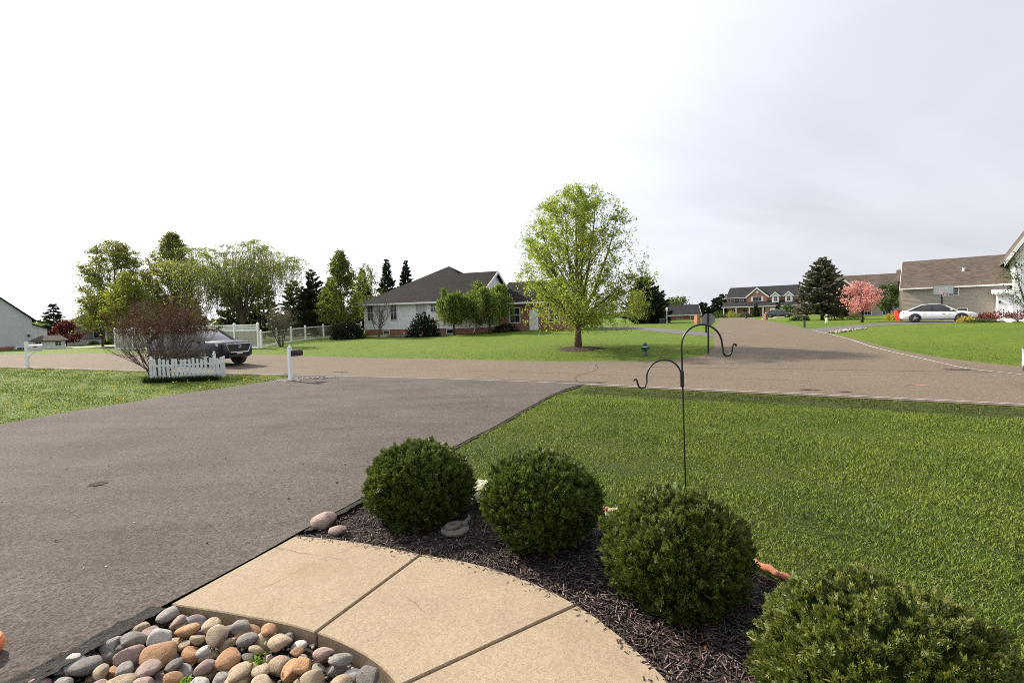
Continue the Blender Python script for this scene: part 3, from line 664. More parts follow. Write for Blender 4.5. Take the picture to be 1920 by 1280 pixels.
# --- white ranch house behind the birch
rz = math.atan2(-4.0, 11.3)
h = thing('ranch_house', 'white sided ranch house with charcoal hip roof and brick base behind the lawn', 'house', (-14.6, 48.0, 0.80), rz)
W_, D_, E_ = 12.0, 13.2, 3.1
b = MB(); b.prism([(0, 0), (W_, 0), (W_, 9.6), (11.9, D_), (0, D_)], .52, E_); b.build('wall', m_sid_white, h)
b = MB(); b.prism([(.03, .03), (W_ - .03, .03), (W_ - .03, D_), (.03, D_)], -.9, .52); b.build('foundation', m_brk, h)
b = MB()
FLc, FRc, R1, R0, Pk = (-.45, -.45, E_ - .05), (12.45, -.45, E_ - .05), (12.45, 4.9, E_ + 2.95), (8.0, 4.9, E_ + 2.95), (6.2, 6.6, E_ + 3.95)
BL, BR, BR2 = (-.45, D_ + .45, E_ - .05), (12.45, D_ + .45, E_ - .05), (12.45, 10.2, E_ - .05)
b.slab([FLc, FRc, R1, R0, Pk], .12); b.slab([BL, FLc, Pk], .12); b.slab([R0, R1, BR2, (9.4, 8.6, E_ + 1.2)], .12); b.slab([Pk, R0, (9.4, 8.6, E_ + 1.2), BR2, BR], .12); b.slab([Pk, BR, BL], .12)
ro = b.build('roof', m_roof_dk, h)
b = MB(); b.box(-.45, 12.45, -.56, -.44, E_ - .22, E_ - .06); b.build('gutter', m_trim, ro)
b = MB(); b.add([(12.02, -.1, E_), (12.02, 9.7, E_), (12.02, 4.9, E_ + 2.8), (12.10, -.1, E_), (12.10, 9.7, E_), (12.10, 4.9, E_ + 2.8)], [(0, 1, 2), (5, 4, 3), (0, 3, 4, 1), (1, 4, 5, 2), (2, 5, 3, 0)]); b.build('gable', m_sid_white, h)
b = MB()
b.hull8([(12.46, -.45, E_ - .27), (12.5, -.45, E_ - .27), (12.5, 4.9, E_ + 2.7), (12.46, 4.9, E_ + 2.7)], [(12.46, -.45, E_), (12.5, -.45, E_), (12.5, 4.9, E_ + 2.97), (12.46, 4.9, E_ + 2.97)])
b.hull8([(12.46, 4.9, E_ + 2.7), (12.5, 4.9, E_ + 2.7), (12.5, 10.2, E_ - .27), (12.46, 10.2, E_ - .27)], [(12.46, 4.9, E_ + 2.97), (12.5, 4.9, E_ + 2.97), (12.5, 10.2, E_), (12.46, 10.2, E_)])
b.build('rake_trim', m_trim, ro)
clapboards(h, 0, W_, .52, E_, 0, .115, m_sid_white)
window(h, .45, 1.42, .62, 1.5); window(h, 3.1, 1.42, .68, 1.5)
window(h, 5.9, 1.75, 1.05, 1.2, pane=m_blind, cols=3, rows=4); window(h, 7.5, 2.1, .62, .85)
for u in (2.2, 9.1): window(h, u, .08, .62, .32, cols=1, rows=1, d=.03)
b = MB(); b.tube([(11.9, -.5, E_ - .2), (11.9, -.06, E_ - .45), (11.9, -.06, .25), (11.9, -.3, .12)], .04, 6); b.build('downspout', m_trim, h)
b = MB(); b.tube([(4.6, -.05, .2), (4.6, -.16, .2), (4.6, -.16, .02)], .05, 6); b.build('vent_pipe', m_trim, h)
# brick wing, part of the same house
b = MB(); b.box(W_ + .003, 19.5, 5.0, 13.0, -.9, 3.0); b.build('brick_wing', m_brk, h)
r = MB(); r.slab([(12.1, 4.55, 2.85), (19.9, 4.55, 2.85), (19.9, 9.0, 5.2), (12.1, 9.0, 5.2)], .12); r.slab([(12.1, 9.0, 5.2), (19.9, 9.0, 5.2), (19.9, 13.4, 2.85), (12.1, 13.4, 2.85)], .12)
wr = r.build('wing_roof', m_roof_dk, h)
b = MB(); b.box(12.1, 19.9, 4.44, 4.56, 2.7, 2.86); b.build('gutter', m_trim, wr)
window(h, 13.6, .9, 1.0, 1.4, d=5.0)
window(h, 17.6, .9, 1.0, 1.4, d=5.0)
b = MB(); b.box(15.6, 16.5, 4.95, 5.0, 0, 2.1); b.build('door', m_trim, h)

# --- left edge: grey gabled house
h = thing('gabled_house', 'pale grey house with plain gable wall at far left', 'house', (-60.0, 37.4, .1), math.radians(50))
b = MB(); b.yprism([(3.5, -.5), (17.5, -.5), (17.5, 2.1), (16.4, 2.55), (16.4, 3.1), (14.2, 5.3), (3.5, -.0)], 0, 12); b.build('wall', m_sid_grey, h)
b = MB(); b.slab([(14.2, -.3, 5.45), (16.75, -.3, 3.0), (16.75, 12.3, 3.0), (14.2, 12.3, 5.45)], .14); b.slab([(3.2, -.3, .05), (14.2, -.3, 5.45), (14.2, 12.3, 5.45), (3.2, 12.3, .05)], .14)
b.slab([(16.42, -.25, 2.66), (17.8, -.25, 2.08), (17.8, 12.3, 2.08), (16.42, 12.3, 2.66)], .12); ro = b.build('roof', m_roof_gr, h)
b = MB(); b.box(12.0, 15.0, -.05, -.003, -.5, .40); b.build('foundation', m_brk, h)
window(h, 15.2, -.15, 1.1, .40, cols=3, rows=1)
b = MB(); b.box(16.0, 16.18, -.14, -.003, 1.35, 1.55); b.build('vent', m_black, h)
h2 = thing('garden_shed', 'low white shed with brown hip roof in front of the grey house', 'shed', (-47.2, 47.6, .1), math.radians(42), scale=.78)
b = MB(); b.box(0, 3.0, 0, 2.6, -.4, 1.25); b.build('wall', m_sid_white, h2)
b = MB(); b.slab([(-.35, -.35, 1.2), (3.35, -.35, 1.2), (2.6, 1.3, 1.85), (.8, 1.3, 1.85)], .09); b.slab([(-.35, 2.95, 1.2), (-.35, -.35, 1.2), (.8, 1.3, 1.85)], .09); b.slab([(3.35, -.35, 1.2), (3.35, 2.95, 1.2), (2.6, 1.3, 1.85)], .09); b.slab([(3.35, 2.95, 1.2), (-.35, 2.95, 1.2), (.8, 1.3, 1.85), (2.6, 1.3, 1.85)], .09); b.build('roof', m_roof_br, h2)
window(h2, .25, .55, .55, .5, fw=.05); window(h2, 2.1, .55, .55, .5, fw=.05)

# --- porch house behind the left trees
h = thing('porch_house', 'grey sided house with dark hip roof and white porch columns left of the maples', 'house', (-54.6, 60.5, .1), math.radians(24))
b = MB(); b.box(0, 13, 0, 9, -.4, 2.7); b.build('wall', m_sid_stone, h)
b = MB()
for q in ([(-.5, -2.3, 2.6), (13.5, -2.3, 2.6), (9.5, 4.5, 6.4), (4.0, 4.5, 6.4)], [(-.5, 9.5, 2.6), (-.5, -2.3, 2.6), (4.0, 4.5, 6.4)], [(13.5, -2.3, 2.6), (13.5, 9.5, 2.6), (9.5, 4.5, 6.4)], [(13.5, 9.5, 2.6), (-.5, 9.5, 2.6), (4, 4.5, 6.4), (9.5, 4.5, 6.4)]): b.slab(q, .14)
ro = b.build('roof', m_roof_gr, h); b = MB(); b.box(-.5, 13.5, -2.42, -2.29, 2.42, 2.58); b.build('gutter', m_trim, ro)
for u in (0.0, 3.6, 5.6, 8.5, 11.5): b = MB(); b.box(u, u + .2, -2.1, -1.9, -.3, 2.44); b.build('porch_column', m_trim, h)
b = MB(); b.box(-.2, 3.4, -2.2, 0, -.3, .62); b.build('porch_wall', m_sid_grey, h)
window(h, 1.9, .9, 1.1, 1.4); window(h, 6.0, .9, .9, 1.4); window(h, 9.5, .9, 1.1, 1.4)

# --- tan house on the right with its white fronted wing
h = thing('tan_house', 'tan sided house with brown shingle roof and white gabled front at far right', 'house', (39.9, 49.4, 0.9), math.radians(-41))
gable_house(h, 7.6, 9.0, -.5, 3.5, 6.3, m_sid_tan, m_roof_br, over=.35)
b = MB(); b.box(-.45, 3.0, 5.2, 9.6, -.4, 3.3); b.build('rear_wing', m_sid_tan, h)
b = MB(); b.slab([(-.75, 3.2, 4.2), (-.22, 3.2, 4.2), (-.22, 5.6, 5.55), (-.75, 5.6, 5.55)], .12); b.slab([(-.75, 5.6, 5.55), (-.22, 5.6, 5.55), (-.22, 9.6, 3.5), (-.75, 9.6, 3.5)], .12); b.build('rear_roof', m_roof_br, h)
clapboards(h, 0, 7.6, -.45, 3.45, 0, .13, m_sid_tan)
window(h, 3.5, 2.42, .66, .72, cols=2, rows=3, fw=.06); window(h, 1.36, .42, .72, .48, cols=1, rows=1, pane=m_blind, fw=.06); window(h, 4.15, .42, .66, .66, cols=1, rows=2, fw=.06)
b = MB(); b.lathe([(.10, 4.55), (.10, 5.0), (.13, 5.01), (.13, 5.08)], 10, (4.6, 2.1, 0)); b.build('roof_vent', m_trim, h)
b = MB(); b.box(6.75, 7.75, -1.5, -.003, -.5, 2.45); b.build('garage_bay', m_trim, h)
b = MB(); b.slab([(6.4, -1.95, 2.45), (7.75, -1.95, 2.45), (7.75, -.01, 2.8), (6.4, -.01, 2.8)], .2); b.build('garage_cornice', m_trim, h)
b = MB(); b.box(7.1, 7.6, -1.54, -1.503, -.3, 2.0); gd = b.build('garage_door', m_white, h)
for k in range(4): q = MB(); q.box(7.12, 7.58, -1.56, -1.541, -.25 + k * .55, .26 + k * .55); q.build('panel', m_white, gd)
b = MB(); b.box(6.85, 6.95, -1.62, -1.503, 1.5, 1.72); b.build('wall_lamp', m_black, h)
b = MB(); b.yprism([(7.78, -.5), (13.4, -.5), (13.4, 5.75), (10.6, 10.9), (7.78, 5.75)], -1.9, 7.0); b.build('front_wing', m_sid_white, h)
r = MB(); r.slab([(7.1, -2.3, 5.2), (10.6, -2.3, 11.3), (10.6, 7.3, 11.3), (7.1, 7.3, 5.2)], .14); r.slab([(10.6, -2.3, 11.3), (14.1, -2.3, 5.2), (14.1, 7.3, 5.2), (10.6, 7.3, 11.3)], .14); wr = r.build('front_wing_roof', m_roof_br, h)
b = MB(); b.hull8([(7.07, -2.35, 4.7), (10.6, -2.35, 10.8), (10.6, -2.303, 10.8), (7.07, -2.303, 4.7)], [(7.07, -2.35, 5.23), (10.6, -2.35, 11.34), (10.6, -2.303, 11.34), (7.07, -2.303, 5.23)]); b.build('rake_trim', m_trim, wr)
b = MB(); b.box(7.74, 8.15, -1.96, -1.903, -.5, 5.4); b.build('corner_board', m_trim, h)
window(h, 9.0, 3.6, 1.0, 1.4, d=-1.9); window(h, 9.0, .6, 1.0, 1.5, d=-1.9)
m_blush = M_plain('pink_white_trim', (0.72, 0.60, 0.58), .6, .05, 2)
b = MB(); b.hull8([(7.75, -1.945, 4.85), (10.6, -1.945, 10.1), (10.6, -1.904, 10.1), (7.75, -1.904, 4.85)], [(7.75, -1.945, 5.4), (10.6, -1.945, 10.65), (10.6, -1.904, 10.65), (7.75, -1.904, 5.4)]); b.build('frieze_board', m_blush, h)

# --- brick dormer house at the end of the side street
h = thing('dormer_house', 'two-storey orange brick house with dormers at end of the side street', 'house', (55.2, 124.0, 1.0), math.radians(-36))
L = 15.6
gable_house(h, L, 9.5, -1.0, 5.15, 7.7, m_brk_o, m_roof_gr, over=.4, gable_mat=m_brk_o)
# lower front: porch (left) and garage (right) under one long shed roof
b = MB(); b.slab([(-.6, -3.0, 2.65), (L + .3, -3.0, 2.65), (L + .3, -.003, 3.95), (-.6, -.003, 3.95)], .14); sr = b.build('porch_roof', m_roof_gr, h)
b = MB(); b.box(-.6, L + .3, -3.12, -2.99, 2.44, 2.62); b.build('gutter', m_trim, sr)
b = MB(); b.prism([(9.2, -2.6), (L, -2.6), (L, -.003), (9.2, -.003)], -1.0, 2.6); b.build('garage_wall', m_brk_o, h)
b = MB(); b.box(10.2, 14.8, -2.66, -2.603, -.2, 2.1); gd = b.build('garage_door', m_white, h)
for k in range(4): q = MB(); q.box(10.25, 14.75, -2.69, -2.661, -.15 + k * .56, .36 + k * .56); q.build('panel', m_white, gd)
for u in (-.3, 2.6, 5.6, 8.6): b = MB(); b.box(u, u + .24, -2.85, -2.6, -.4, 2.46); b.build('porch_column', m_trim, h)
b = MB(); b.box(-.4, 9.1, -2.9, -.01, -.9, -.05); b.build('porch_floor', m_farconc, h)
b = MB()
for k in range(28): u = -.2 + k * .2; b.box(u, u + .04, -2.78, -2.74, -.05, .75)
b.box(-.2, 5.4, -2.8, -2.72, .75, .82); b.build('porch_railing', m_trim, h)
b = MB(); b.box(6.4, 7.3, -.06, -.003, -.05, 2.05); b.build('door', m_trim, h)
for u in (1.2, 3.8): window(h, u, .5, 1.0, 1.5)
for u in (.9, 3.0): window(h, u, 3.95, .95, 1.0, shutters=m_black)
# cross gable
b = MB(); b.yprism([(4.9, 3.6), (9.3, 3.6), (9.3, 5.2), (7.1, 7.1), (4.9, 5.2)], -.5, 3.0); cg = b.build('cross_gable', m_brk_o, h)
b = MB(); b.slab([(4.5, -.85, 4.98), (7.1, -.85, 7.25), (7.1, 4, 7.25), (4.5, 4, 4.98)], .12); b.slab([(7.1, -.85, 7.25), (9.7, -.85, 4.98), (9.7, 4, 4.98), (7.1, 4, 7.25)], .12); gr_ = b.build('gable_roof', m_roof_gr, h)
b = MB(); b.hull8([(4.5, -.9, 4.65), (7.1, -.9, 6.9), (7.1, -.853, 6.9), (4.5, -.853, 4.65)], [(4.5, -.9, 5.0), (7.1, -.9, 7.28), (7.1, -.853, 7.28), (4.5, -.853, 5.0)]); b.hull8([(7.1, -.9, 6.9), (9.7, -.9, 4.65), (9.7, -.853, 4.65), (7.1, -.853, 6.9)], [(7.1, -.9, 7.28), (9.7, -.9, 5.0), (9.7, -.853, 5.0), (7.1, -.853, 7.28)]); b.build('rake_trim', m_trim, gr_)
window(h, 6.2, 3.9, 1.8, 1.05, d=-.5, cols=3, rows=1, shutters=m_white)
b = MB(); b.add([(7.1 + .38 * math.cos(PI * k / 2), -.54, 6.15 + .45 * math.sin(PI * k / 2)) for k in range(4)], [(0, 1, 2, 3)]); b.build('gable_vent', m_trim, h)
for u in (10.4, 13.2):
    b = MB(); b.yprism([(u, 3.3), (u + 1.5, 3.3), (u + 1.5, 5.1), (u + .75, 5.75), (u, 5.1)], -1.15, 1.5); dm = b.build('dormer', m_trim, h)
    b = MB(); b.slab([(u - .35, -1.4, 4.95), (u + .75, -1.4, 5.95), (u + .75, 2, 5.95), (u - .35, 2, 4.95)], .1); b.slab([(u + .75, -1.4, 5.95), (u + 1.85, -1.4, 4.95), (u + 1.85, 2, 4.95), (u + .75, 2, 5.95)], .1); b.build('dormer_roof', m_roof_gr, dm)
    b = MB(); b.hull8([(u - .35, -1.45, 4.7), (u + .75, -1.45, 5.7), (u + .75, -1.403, 5.7), (u - .35, -1.403, 4.7)], [(u - .35, -1.45, 4.97), (u + .75, -1.45, 5.97), (u + .75, -1.403, 5.97), (u - .35, -1.403, 4.97)]); b.hull8([(u + .75, -1.45, 5.7), (u + 1.85, -1.45, 4.7), (u + 1.85, -1.403, 4.7), (u + .75, -1.403, 5.7)], [(u + .75, -1.45, 5.97), (u + 1.85, -1.45, 4.97), (u + 1.85, -1.403, 4.97), (u + .75, -1.403, 5.97)]); b.build('rake_trim', m_trim, dm)
    window(h, u + .4, 3.75, .7, 1.05, d=-1.15)
# --- brick front, grey sided house behind the pink tree
h = thing('brick_front_house', 'house with orange brick gable front and grey siding behind the pink tree', 'house', (57.0, 86.5, 1.0), math.radians(-28))
gable_house(h, 12.5, 8.5, -1.0, 4.4, 7.4, m_sid_stone, m_roof_br, over=.35)
b = MB(); b.yprism([(-.2, -1.0), (3.8, -1.0), (3.8, 4.6), (1.8, 6.3), (-.2, 4.6)], -1.2, 3.5); b.build('brick_front', m_brk_o, h)
b = MB(); b.slab([(-.65, -1.6, 4.35), (1.8, -1.6, 6.5), (1.8, 5, 6.5), (-.65, 5, 4.35)], .12); b.slab([(1.8, -1.6, 6.5), (4.25, -1.6, 4.35), (4.25, 5, 4.35), (1.8, 5, 6.5)], .12); gr_ = b.build('gable_roof', m_roof_dk, h)
b = MB(); b.hull8([(-.65, -1.65, 4.0), (1.8, -1.65, 6.15), (1.8, -1.603, 6.15), (-.65, -1.603, 4.0)], [(-.65, -1.65, 4.37), (1.8, -1.65, 6.53), (1.8, -1.603, 6.53), (-.65, -1.603, 4.37)]); b.hull8([(1.8, -1.65, 6.15), (4.25, -1.65, 4.0), (4.25, -1.603, 4.0), (1.8, -1.603, 6.15)], [(1.8, -1.65, 6.53), (4.25, -1.65, 4.37), (4.25, -1.603, 4.37), (1.8, -1.603, 6.53)]); b.build('rake_trim', m_trim, gr_)
window(h, 1.2, 2.8, 1.2, 1.2, d=-1.2); window(h, .9, .2, 1.5, 1.5, d=-1.2)
for u in (5.0, 7.5, 10.2): window(h, u, 2.9, .9, 1.2); window(h, u, .2, .9, 1.4)
b = MB(); b.lathe([(0, -1.24), (.35, -1.24), (.35, -1.203), (0, -1.203)], 12, (1.8, 0, 5.2), 'y'); b.build('gable_vent', m_trim, h)
# --- low far houses left of the side street
h = thing('low_far_house', 'low brick house with dark roof far beyond the fire hydrant', 'house', (27.3, 92.0, .95), math.radians(-14))
gable_house(h, 8.0, 7.0, -1, 1.25, 3.0, m_brk, m_roof_gr, over=.4)
for u in (.6, 2.2, 4.0, 6.4): window(h, u, -.1, .8, .9)
h = thing('brick_far_house', 'red brick house end half hidden by dark evergreen far right of the birch', 'house', (21.0, 84.0, .95), math.radians(-14))
gable_house(h, 5.2, 6.0, -1, 1.7, 3.2, m_brk, m_roof_dk, over=.3); window(h, 3.6, .1, .9, .9)
b = MB(); b.box(4.6, 5.5, 2.2, 3.2, 1.0, 3.9); b.build('chimney', m_brk, h)

# ------------------------------------------------------------------ vehicles
m_tyre = M_plain('tyre_rubber', (0.018, 0.018, 0.019), .8, .2, 30); m_chrome = M_plain('chrome', (0.62, 0.63, 0.65), .18, .05, 4, metal=1.0)
m_rim = M_plain('alloy', (0.42, 0.43, 0.45), .3, .08, 5, metal=.9); m_trimblk = M_plain('black_plastic', (0.02, 0.02, 0.022), .5, .2, 10)
m_head = M_plain('headlamp_glass', (0.55, 0.58, 0.62), .1, .15, 12); m_tail = M_plain('tail_lamp', (0.42, 0.02, 0.015), .15, .1, 8)
m_plate = M_plain('number_plate', (0.70, 0.70, 0.66), .5, .18, 40)
def car(name, label, loc, heading, L, Wd, Ht, paint, kind='sedan', group=None, wheel_r=.34):
    """local x forward, origin on the ground below the middle."""
    root = thing(name, label, 'car', loc, math.atan2(heading[1], heading[0]), group)
    hw = Wd / 2; suv = kind == 'suv'
    zl = .30 if suv else .22
    if suv: st = [(-.5, .72, .80), (-.485, .98, .92), (-.44, 1.08, .97), (-.3, 1.10, 1), (0, 1.09, 1), (.2, 1.08, 1), (.27, 1.13, .985), (.36, 1.12, .97), (.44, 1.08, .94), (.482, 1.02, .87), (.5, .80, .78)]
    else: st = [(-.5, .66, .74), (-.487, .90, .86), (-.45, 1.0, .93), (-.38, 1.03, .97), (-.25, .97, 1), (0, .93, 1), (.2, .90, .99), (.26, .92, .97), (.36, .86, .94), (.45, .76, .88), (.485, .68, .78), (.5, .55, .68)]
    b = MB(); rings = []
    for (fx, zt_, wf) in st:
        x = fx * L; ww = hw * wf; zb = zl + (.10 if abs(fx) > .48 else 0)
        half = [(0.0, zb), (ww * .86, zb), (ww * .965, zb + .07), (ww, zb + (zt_ - zb) * .40), (ww * .985, zb + (zt_ - zb) * .72), (ww * .94, zt_ - .045), (ww * .86, zt_ - .005), (ww * .45, zt_ + .02), (0, zt_ + .03)]
        ring = [(x, y, z) for y, z in half] + [(x, -y, z) for y, z in half[-2:0:-1]]
        rings.append(ring)
    n = len(rings[0])
    for rg in rings: b.v += rg
    for i in range(len(rings) - 1):
        for k in range(n): b.f.append((i * n + k, i * n + (k + 1) % n, (i + 1) * n + (k + 1) % n, (i + 1) * n + k))
    b.f.append(tuple(range(n))); b.f.append(tuple((len(rings) - 1) * n + k for k in range(n)))
    body = b.build('body', paint, root, True)
    # greenhouse
    if suv: gh = [(-.47, 1.07, 1.07, .86), (-.40, 1.06, Ht - .10, .80), (-.30, 1.06, Ht - .02, .78), (-.05, 1.05, Ht, .77), (.10, 1.05, Ht - .05, .77), (.275, 1.08, 1.12, .84)]
    else: gh = [(-.39, 1.0, 1.02, .84), (-.22, .95, Ht - .06, .72), (-.10, .93, Ht, .71), (.02, .92, Ht - .02, .71), (.10, .91, Ht - .10, .73), (.25, .90, .93, .84)]
    g = MB()
    for (fx, zb, zt_, wf) in gh:
        x = fx * L; wb = hw * .93; wt = hw * wf; zz = max(zt_, zb + .01)
        if zz - zb < .05: wt = wb * .97
        g.v += [(x, wb, zb - .03), (x, wt, zz - .02), (x, wt * .6, zz + .015), (x, -wt * .6, zz + .015), (x, -wt, zz - .02), (x, -wb, zb - .03)]
    for i in range(len(gh) - 1):
        for k in range(5): g.f.append((i * 6 + k, i * 6 + k + 1, (i + 1) * 6 + k + 1, (i + 1) * 6 + k))
    gl = g.build('windows', M_glass('car_glass', (.015, .018, .02)), root, True)
    # roof panel and pillars, body coloured
    r = MB(); ms = gh[1:-1]
    for (fx, zb, zt_, wf) in ms:
        wt = hw * wf; r.v += [(fx * L, wt + .012, zt_ - .045), (fx * L, wt * .62, zt_ + .03), (fx * L, -wt * .62, zt_ + .03), (fx * L, -wt - .012, zt_ - .045)]
    for i in range(len(ms) - 1):
        for k in range(3): r.f.append((i * 4 + k, i * 4 + k + 1, (i + 1) * 4 + k + 1, (i + 1) * 4 + k))
    rf = r.build('roof', paint, root, True)
    for s in (1, -1):
        for i0, i1, t_ in ((0, 1, .05), (-1, -2, .035)):
            A_, B_ = gh[i0], gh[i1]
            q = MB(); q.tube([(A_[0] * L, s * hw * .915, A_[1]), (B_[0] * L, s * hw * (B_[3] + .01), B_[2] - .04)], t_, 5); q.build('pillar', paint, rf)
        xm = -.08 * L; q = MB(); q.hull8([(xm - .05, s * hw * .935, .9 if not suv else 1.04), (xm + .05, s * hw * .935, .9 if not suv else 1.04), (xm + .05, s * hw * .90, .9 if not suv else 1.04), (xm - .05, s * hw * .90, .9 if not suv else 1.04)], [(xm - .04, s * hw * .79, Ht - .06), (xm + .04, s * hw * .79, Ht - .06), (xm + .04, s * hw * .75, Ht - .06), (xm - .04, s * hw * .75, Ht - .06)]); q.build('pillar', m_trimblk, rf)
        q = MB(); q.tube([(.16 * L, s * hw * .9, 1.0 if not suv else 1.14), (.17 * L, s * (hw + .10), 1.03 if not suv else 1.18)], [.03, .08], 8); q.build('mirror', paint, body)
        for dz_, xh in ((.18, -.17 * L), (.18, .07 * L)): q = MB(); q.box(xh - .09, xh + .09, s * hw * .985 - .02, s * hw * .985 + .035, (1.0 if suv else .86) - dz_, (1.03 if suv else .89) - dz_); q.build('door_handle', m_chrome if not suv else paint, body)
        for xs in (-.07 * L, .14 * L, -.25 * L): q = MB(); q.box(xs - .004, xs + .004, s * hw * .985, s * hw + .006, zl + .12, (1.0 if suv else .86)); q.build('door_seam', m_trimblk, body)
    # wheels
    for fx in (-.29, .30):
        for s in (1, -1):
            q = MB(); q.lathe([(0, s * (hw - .22)), (wheel_r + .065, s * (hw - .22)), (wheel_r + .065, s * (hw + .008)), (0, s * (hw + .008))], 24, (fx * L, 0, wheel_r), 'y'); q.build('wheel_arch', m_trimblk, body)
            q = MB(); q.lathe([(wheel_r * .62, s * (hw - .2)), (wheel_r * .96, s * (hw - .2)), (wheel_r, s * (hw - .16)), (wheel_r, s * (hw - .02)), (wheel_r * .93, s * (hw + .018)), (wheel_r * .66, s * (hw + .02))], 24, (fx * L, 0, wheel_r), 'y'); wh = q.build('wheel', m_tyre, root, True)
            q = MB(); q.lathe([(0, s * (hw + .004)), (wheel_r * .18, s * (hw + .022)), (wheel_r * .2, s * (hw + .012)), (wheel_r * .21, s * (hw - .02)), (wheel_r * .6, s * (hw - .02)), (wheel_r * .62, s * (hw + .025)), (wheel_r * .67, s * (hw + .024))], 20, (fx * L, 0, wheel_r), 'y'); rim = q.build('rim', m_trimblk, wh)
            for k in range(5):
                a = 2 * PI * k / 5 + .3; q = MB(); q.tube([(fx * L, s * (hw + .012), wheel_r), (fx * L + math.cos(a) * wheel_r * .63, s * (hw + .016), wheel_r + math.sin(a) * wheel_r * .63)], [.05, .032], 5); q.build('spoke', m_rim, wh)
    # front
    fxx = L / 2
    if suv:
        q = MB(); q.hull8([(fxx - .06, -hw * .54, .58), (fxx - .06, hw * .54, .58), (fxx + .012, hw * .54, .58), (fxx + .012, -hw * .54, .58)], [(fxx - .16, -hw * .76, .95), (fxx - .16, hw * .76, .95), (fxx - .005, hw * .70, .96), (fxx - .005, -hw * .70, .96)]); gr = q.build('grille', m_trimblk, body)
        q = MB(); q.tube([(fxx - .01, -hw * .72, .965), (fxx + .018, -hw * .3, .98), (fxx + .018, hw * .3, .98), (fxx - .01, hw * .72, .965), (fxx + .005, hw * .62, .72), (fxx + .02, hw * .52, .58), (fxx + .02, -hw * .52, .58), (fxx + .005, -hw * .62, .72), (fxx - .01, -hw * .72, .965)], .028, 5); q.build('grille_surround', m_chrome, gr)
        q = MB(); q.tube([(fxx + .035, .095 * math.cos(a), .85 + .065 * math.sin(a)) for a in np.linspace(0, 2 * PI, 15)], .012, 5); q.tube([(fxx + .035, .042 * math.cos(a), .86 + .05 * math.sin(a)) for a in np.linspace(0, 2 * PI, 11)], .010, 5); q.build('emblem', m_chrome, gr)
        for s in (1, -1): q = MB(); q.hull8([(fxx - .03, s * hw * .76, .86), (fxx - .36, s * hw * .965, .90), (fxx - .42, s * hw * .9, .90), (fxx - .1, s * hw * .70, .86)], [(fxx - .06, s * hw * .74, .98), (fxx - .44, s * hw * .955, 1.03), (fxx - .48, s * hw * .88, 1.03), (fxx - .14, s * hw * .68, .98)]); q.build('headlight', m_head, body)
        q = MB(); q.box(fxx - .06, fxx + .025, -hw * .62, hw * .62, .36, .50); q.build('lower_intake', m_trimblk, body)
        for s in (1, -1): q = MB(); q.box(fxx - .12, fxx - .02, s * hw * .68 - .1, s * hw * .68 + .1, .42, .56); q.build('fog_lamp', m_trimblk, body)
        q = MB(); q.box(fxx + .02, fxx + .04, -.16, .16, .50, .60); q.build('number_plate', m_plate, body)
        q = MB(); q.box(-.3 * L, .3 * L, hw - .03, hw + .012, zl - .01, zl + .09); q.box(-.3 * L, .3 * L, -hw - .012, -hw + .03, zl - .01, zl + .09); q.build('sill_trim', m_trimblk, body)
    else:
        q = MB(); q.box(fxx - .10, fxx + .006, -hw * .5, hw * .5, .46, .60); q.build('grille', m_trimblk, body)
        for s in (1, -1): q = MB(); q.hull8([(fxx - .10, s * hw * .6, .56), (fxx - .45, s * hw * .93, .66), (fxx - .48, s * hw * .86, .66), (fxx - .14, s * hw * .55, .56)], [(fxx - .14, s * hw * .58, .66), (fxx - .52, s * hw * .925, .75), (fxx - .55, s * hw * .86, .75), (fxx - .2, s * hw * .53, .66)]); q.build('headlight', m_head, body)
        q = MB(); q.box(fxx - .09, fxx + .01, -hw * .55, hw * .55, .26, .36); q.build('lower_intake', m_trimblk, body)
        for s in (1, -1): q = MB(); q.hull8([(-fxx + .0, s * hw * .52, .74), (-fxx + .28, s * hw * .955, .76), (-fxx + .3, s * hw * .9, .76), (-fxx + .06, s * hw * .5, .74)], [(-fxx + .03, s * hw * .5, .88), (-fxx + .24, s * hw * .92, .90), (-fxx + .3, s * hw * .88, .90), (-fxx + .1, s * hw * .48, .88)]); q.build('taillight', m_tail, body)
        q = MB(); q.box(-fxx - .012, -fxx + .1, -hw * .66, hw * .66, .28, .40); q.build('rear_valance', m_trimblk, body)
        q = MB(); q.box(-fxx - .02, -fxx + .05, -.24, .24, .62, .74); q.build('number_plate', m_plate, body)
        q = MB(); q.box(-.3 * L, .3 * L, hw - .03, hw + .006, zl - .01, zl + .05); q.box(-.3 * L, .3 * L, -hw - .006, -hw + .03, zl - .01, zl + .05); q.build('sill_trim', m_trimblk, body)
    return root
m_navy = M_plain('navy_paint', (0.006, 0.008, 0.022), .38, .05, 2, coat=.15); m_wpaint = M_plain('white_paint', (0.86, 0.86, 0.86), .25, .02, 2, coat=.8)
m_kpaint = M_plain('black_paint', (0.014, 0.014, 0.016), .22, .05, 2, coat=1.0)
hd = np.array((.955, -.297)); fr_ = np.array((-13.0, 23.0)); cc = fr_ - hd * 2.42
car('parked_suv', 'dark navy SUV parked on the road behind the brown shrub', (cc[0], cc[1], z1(*cc) + .01), hd, 4.84, 1.92, 1.70, m_navy, 'suv', wheel_r=.36)
car('white_sedan', 'white sedan parked on the driveway by the tan house', (36.4, 41.4, z1(36.4, 41.4) + .012), (.78, -.62), 5.0, 1.92, 1.52, m_wpaint, 'sedan', wheel_r=.35)
car('black_sedan', 'black car parked in front of the brick dormer house garage', (50.6, 91.5, z1(50.6, 91.5) + .012), (.80, -.6), 4.7, 1.85, 1.5, m_kpaint, 'sedan')
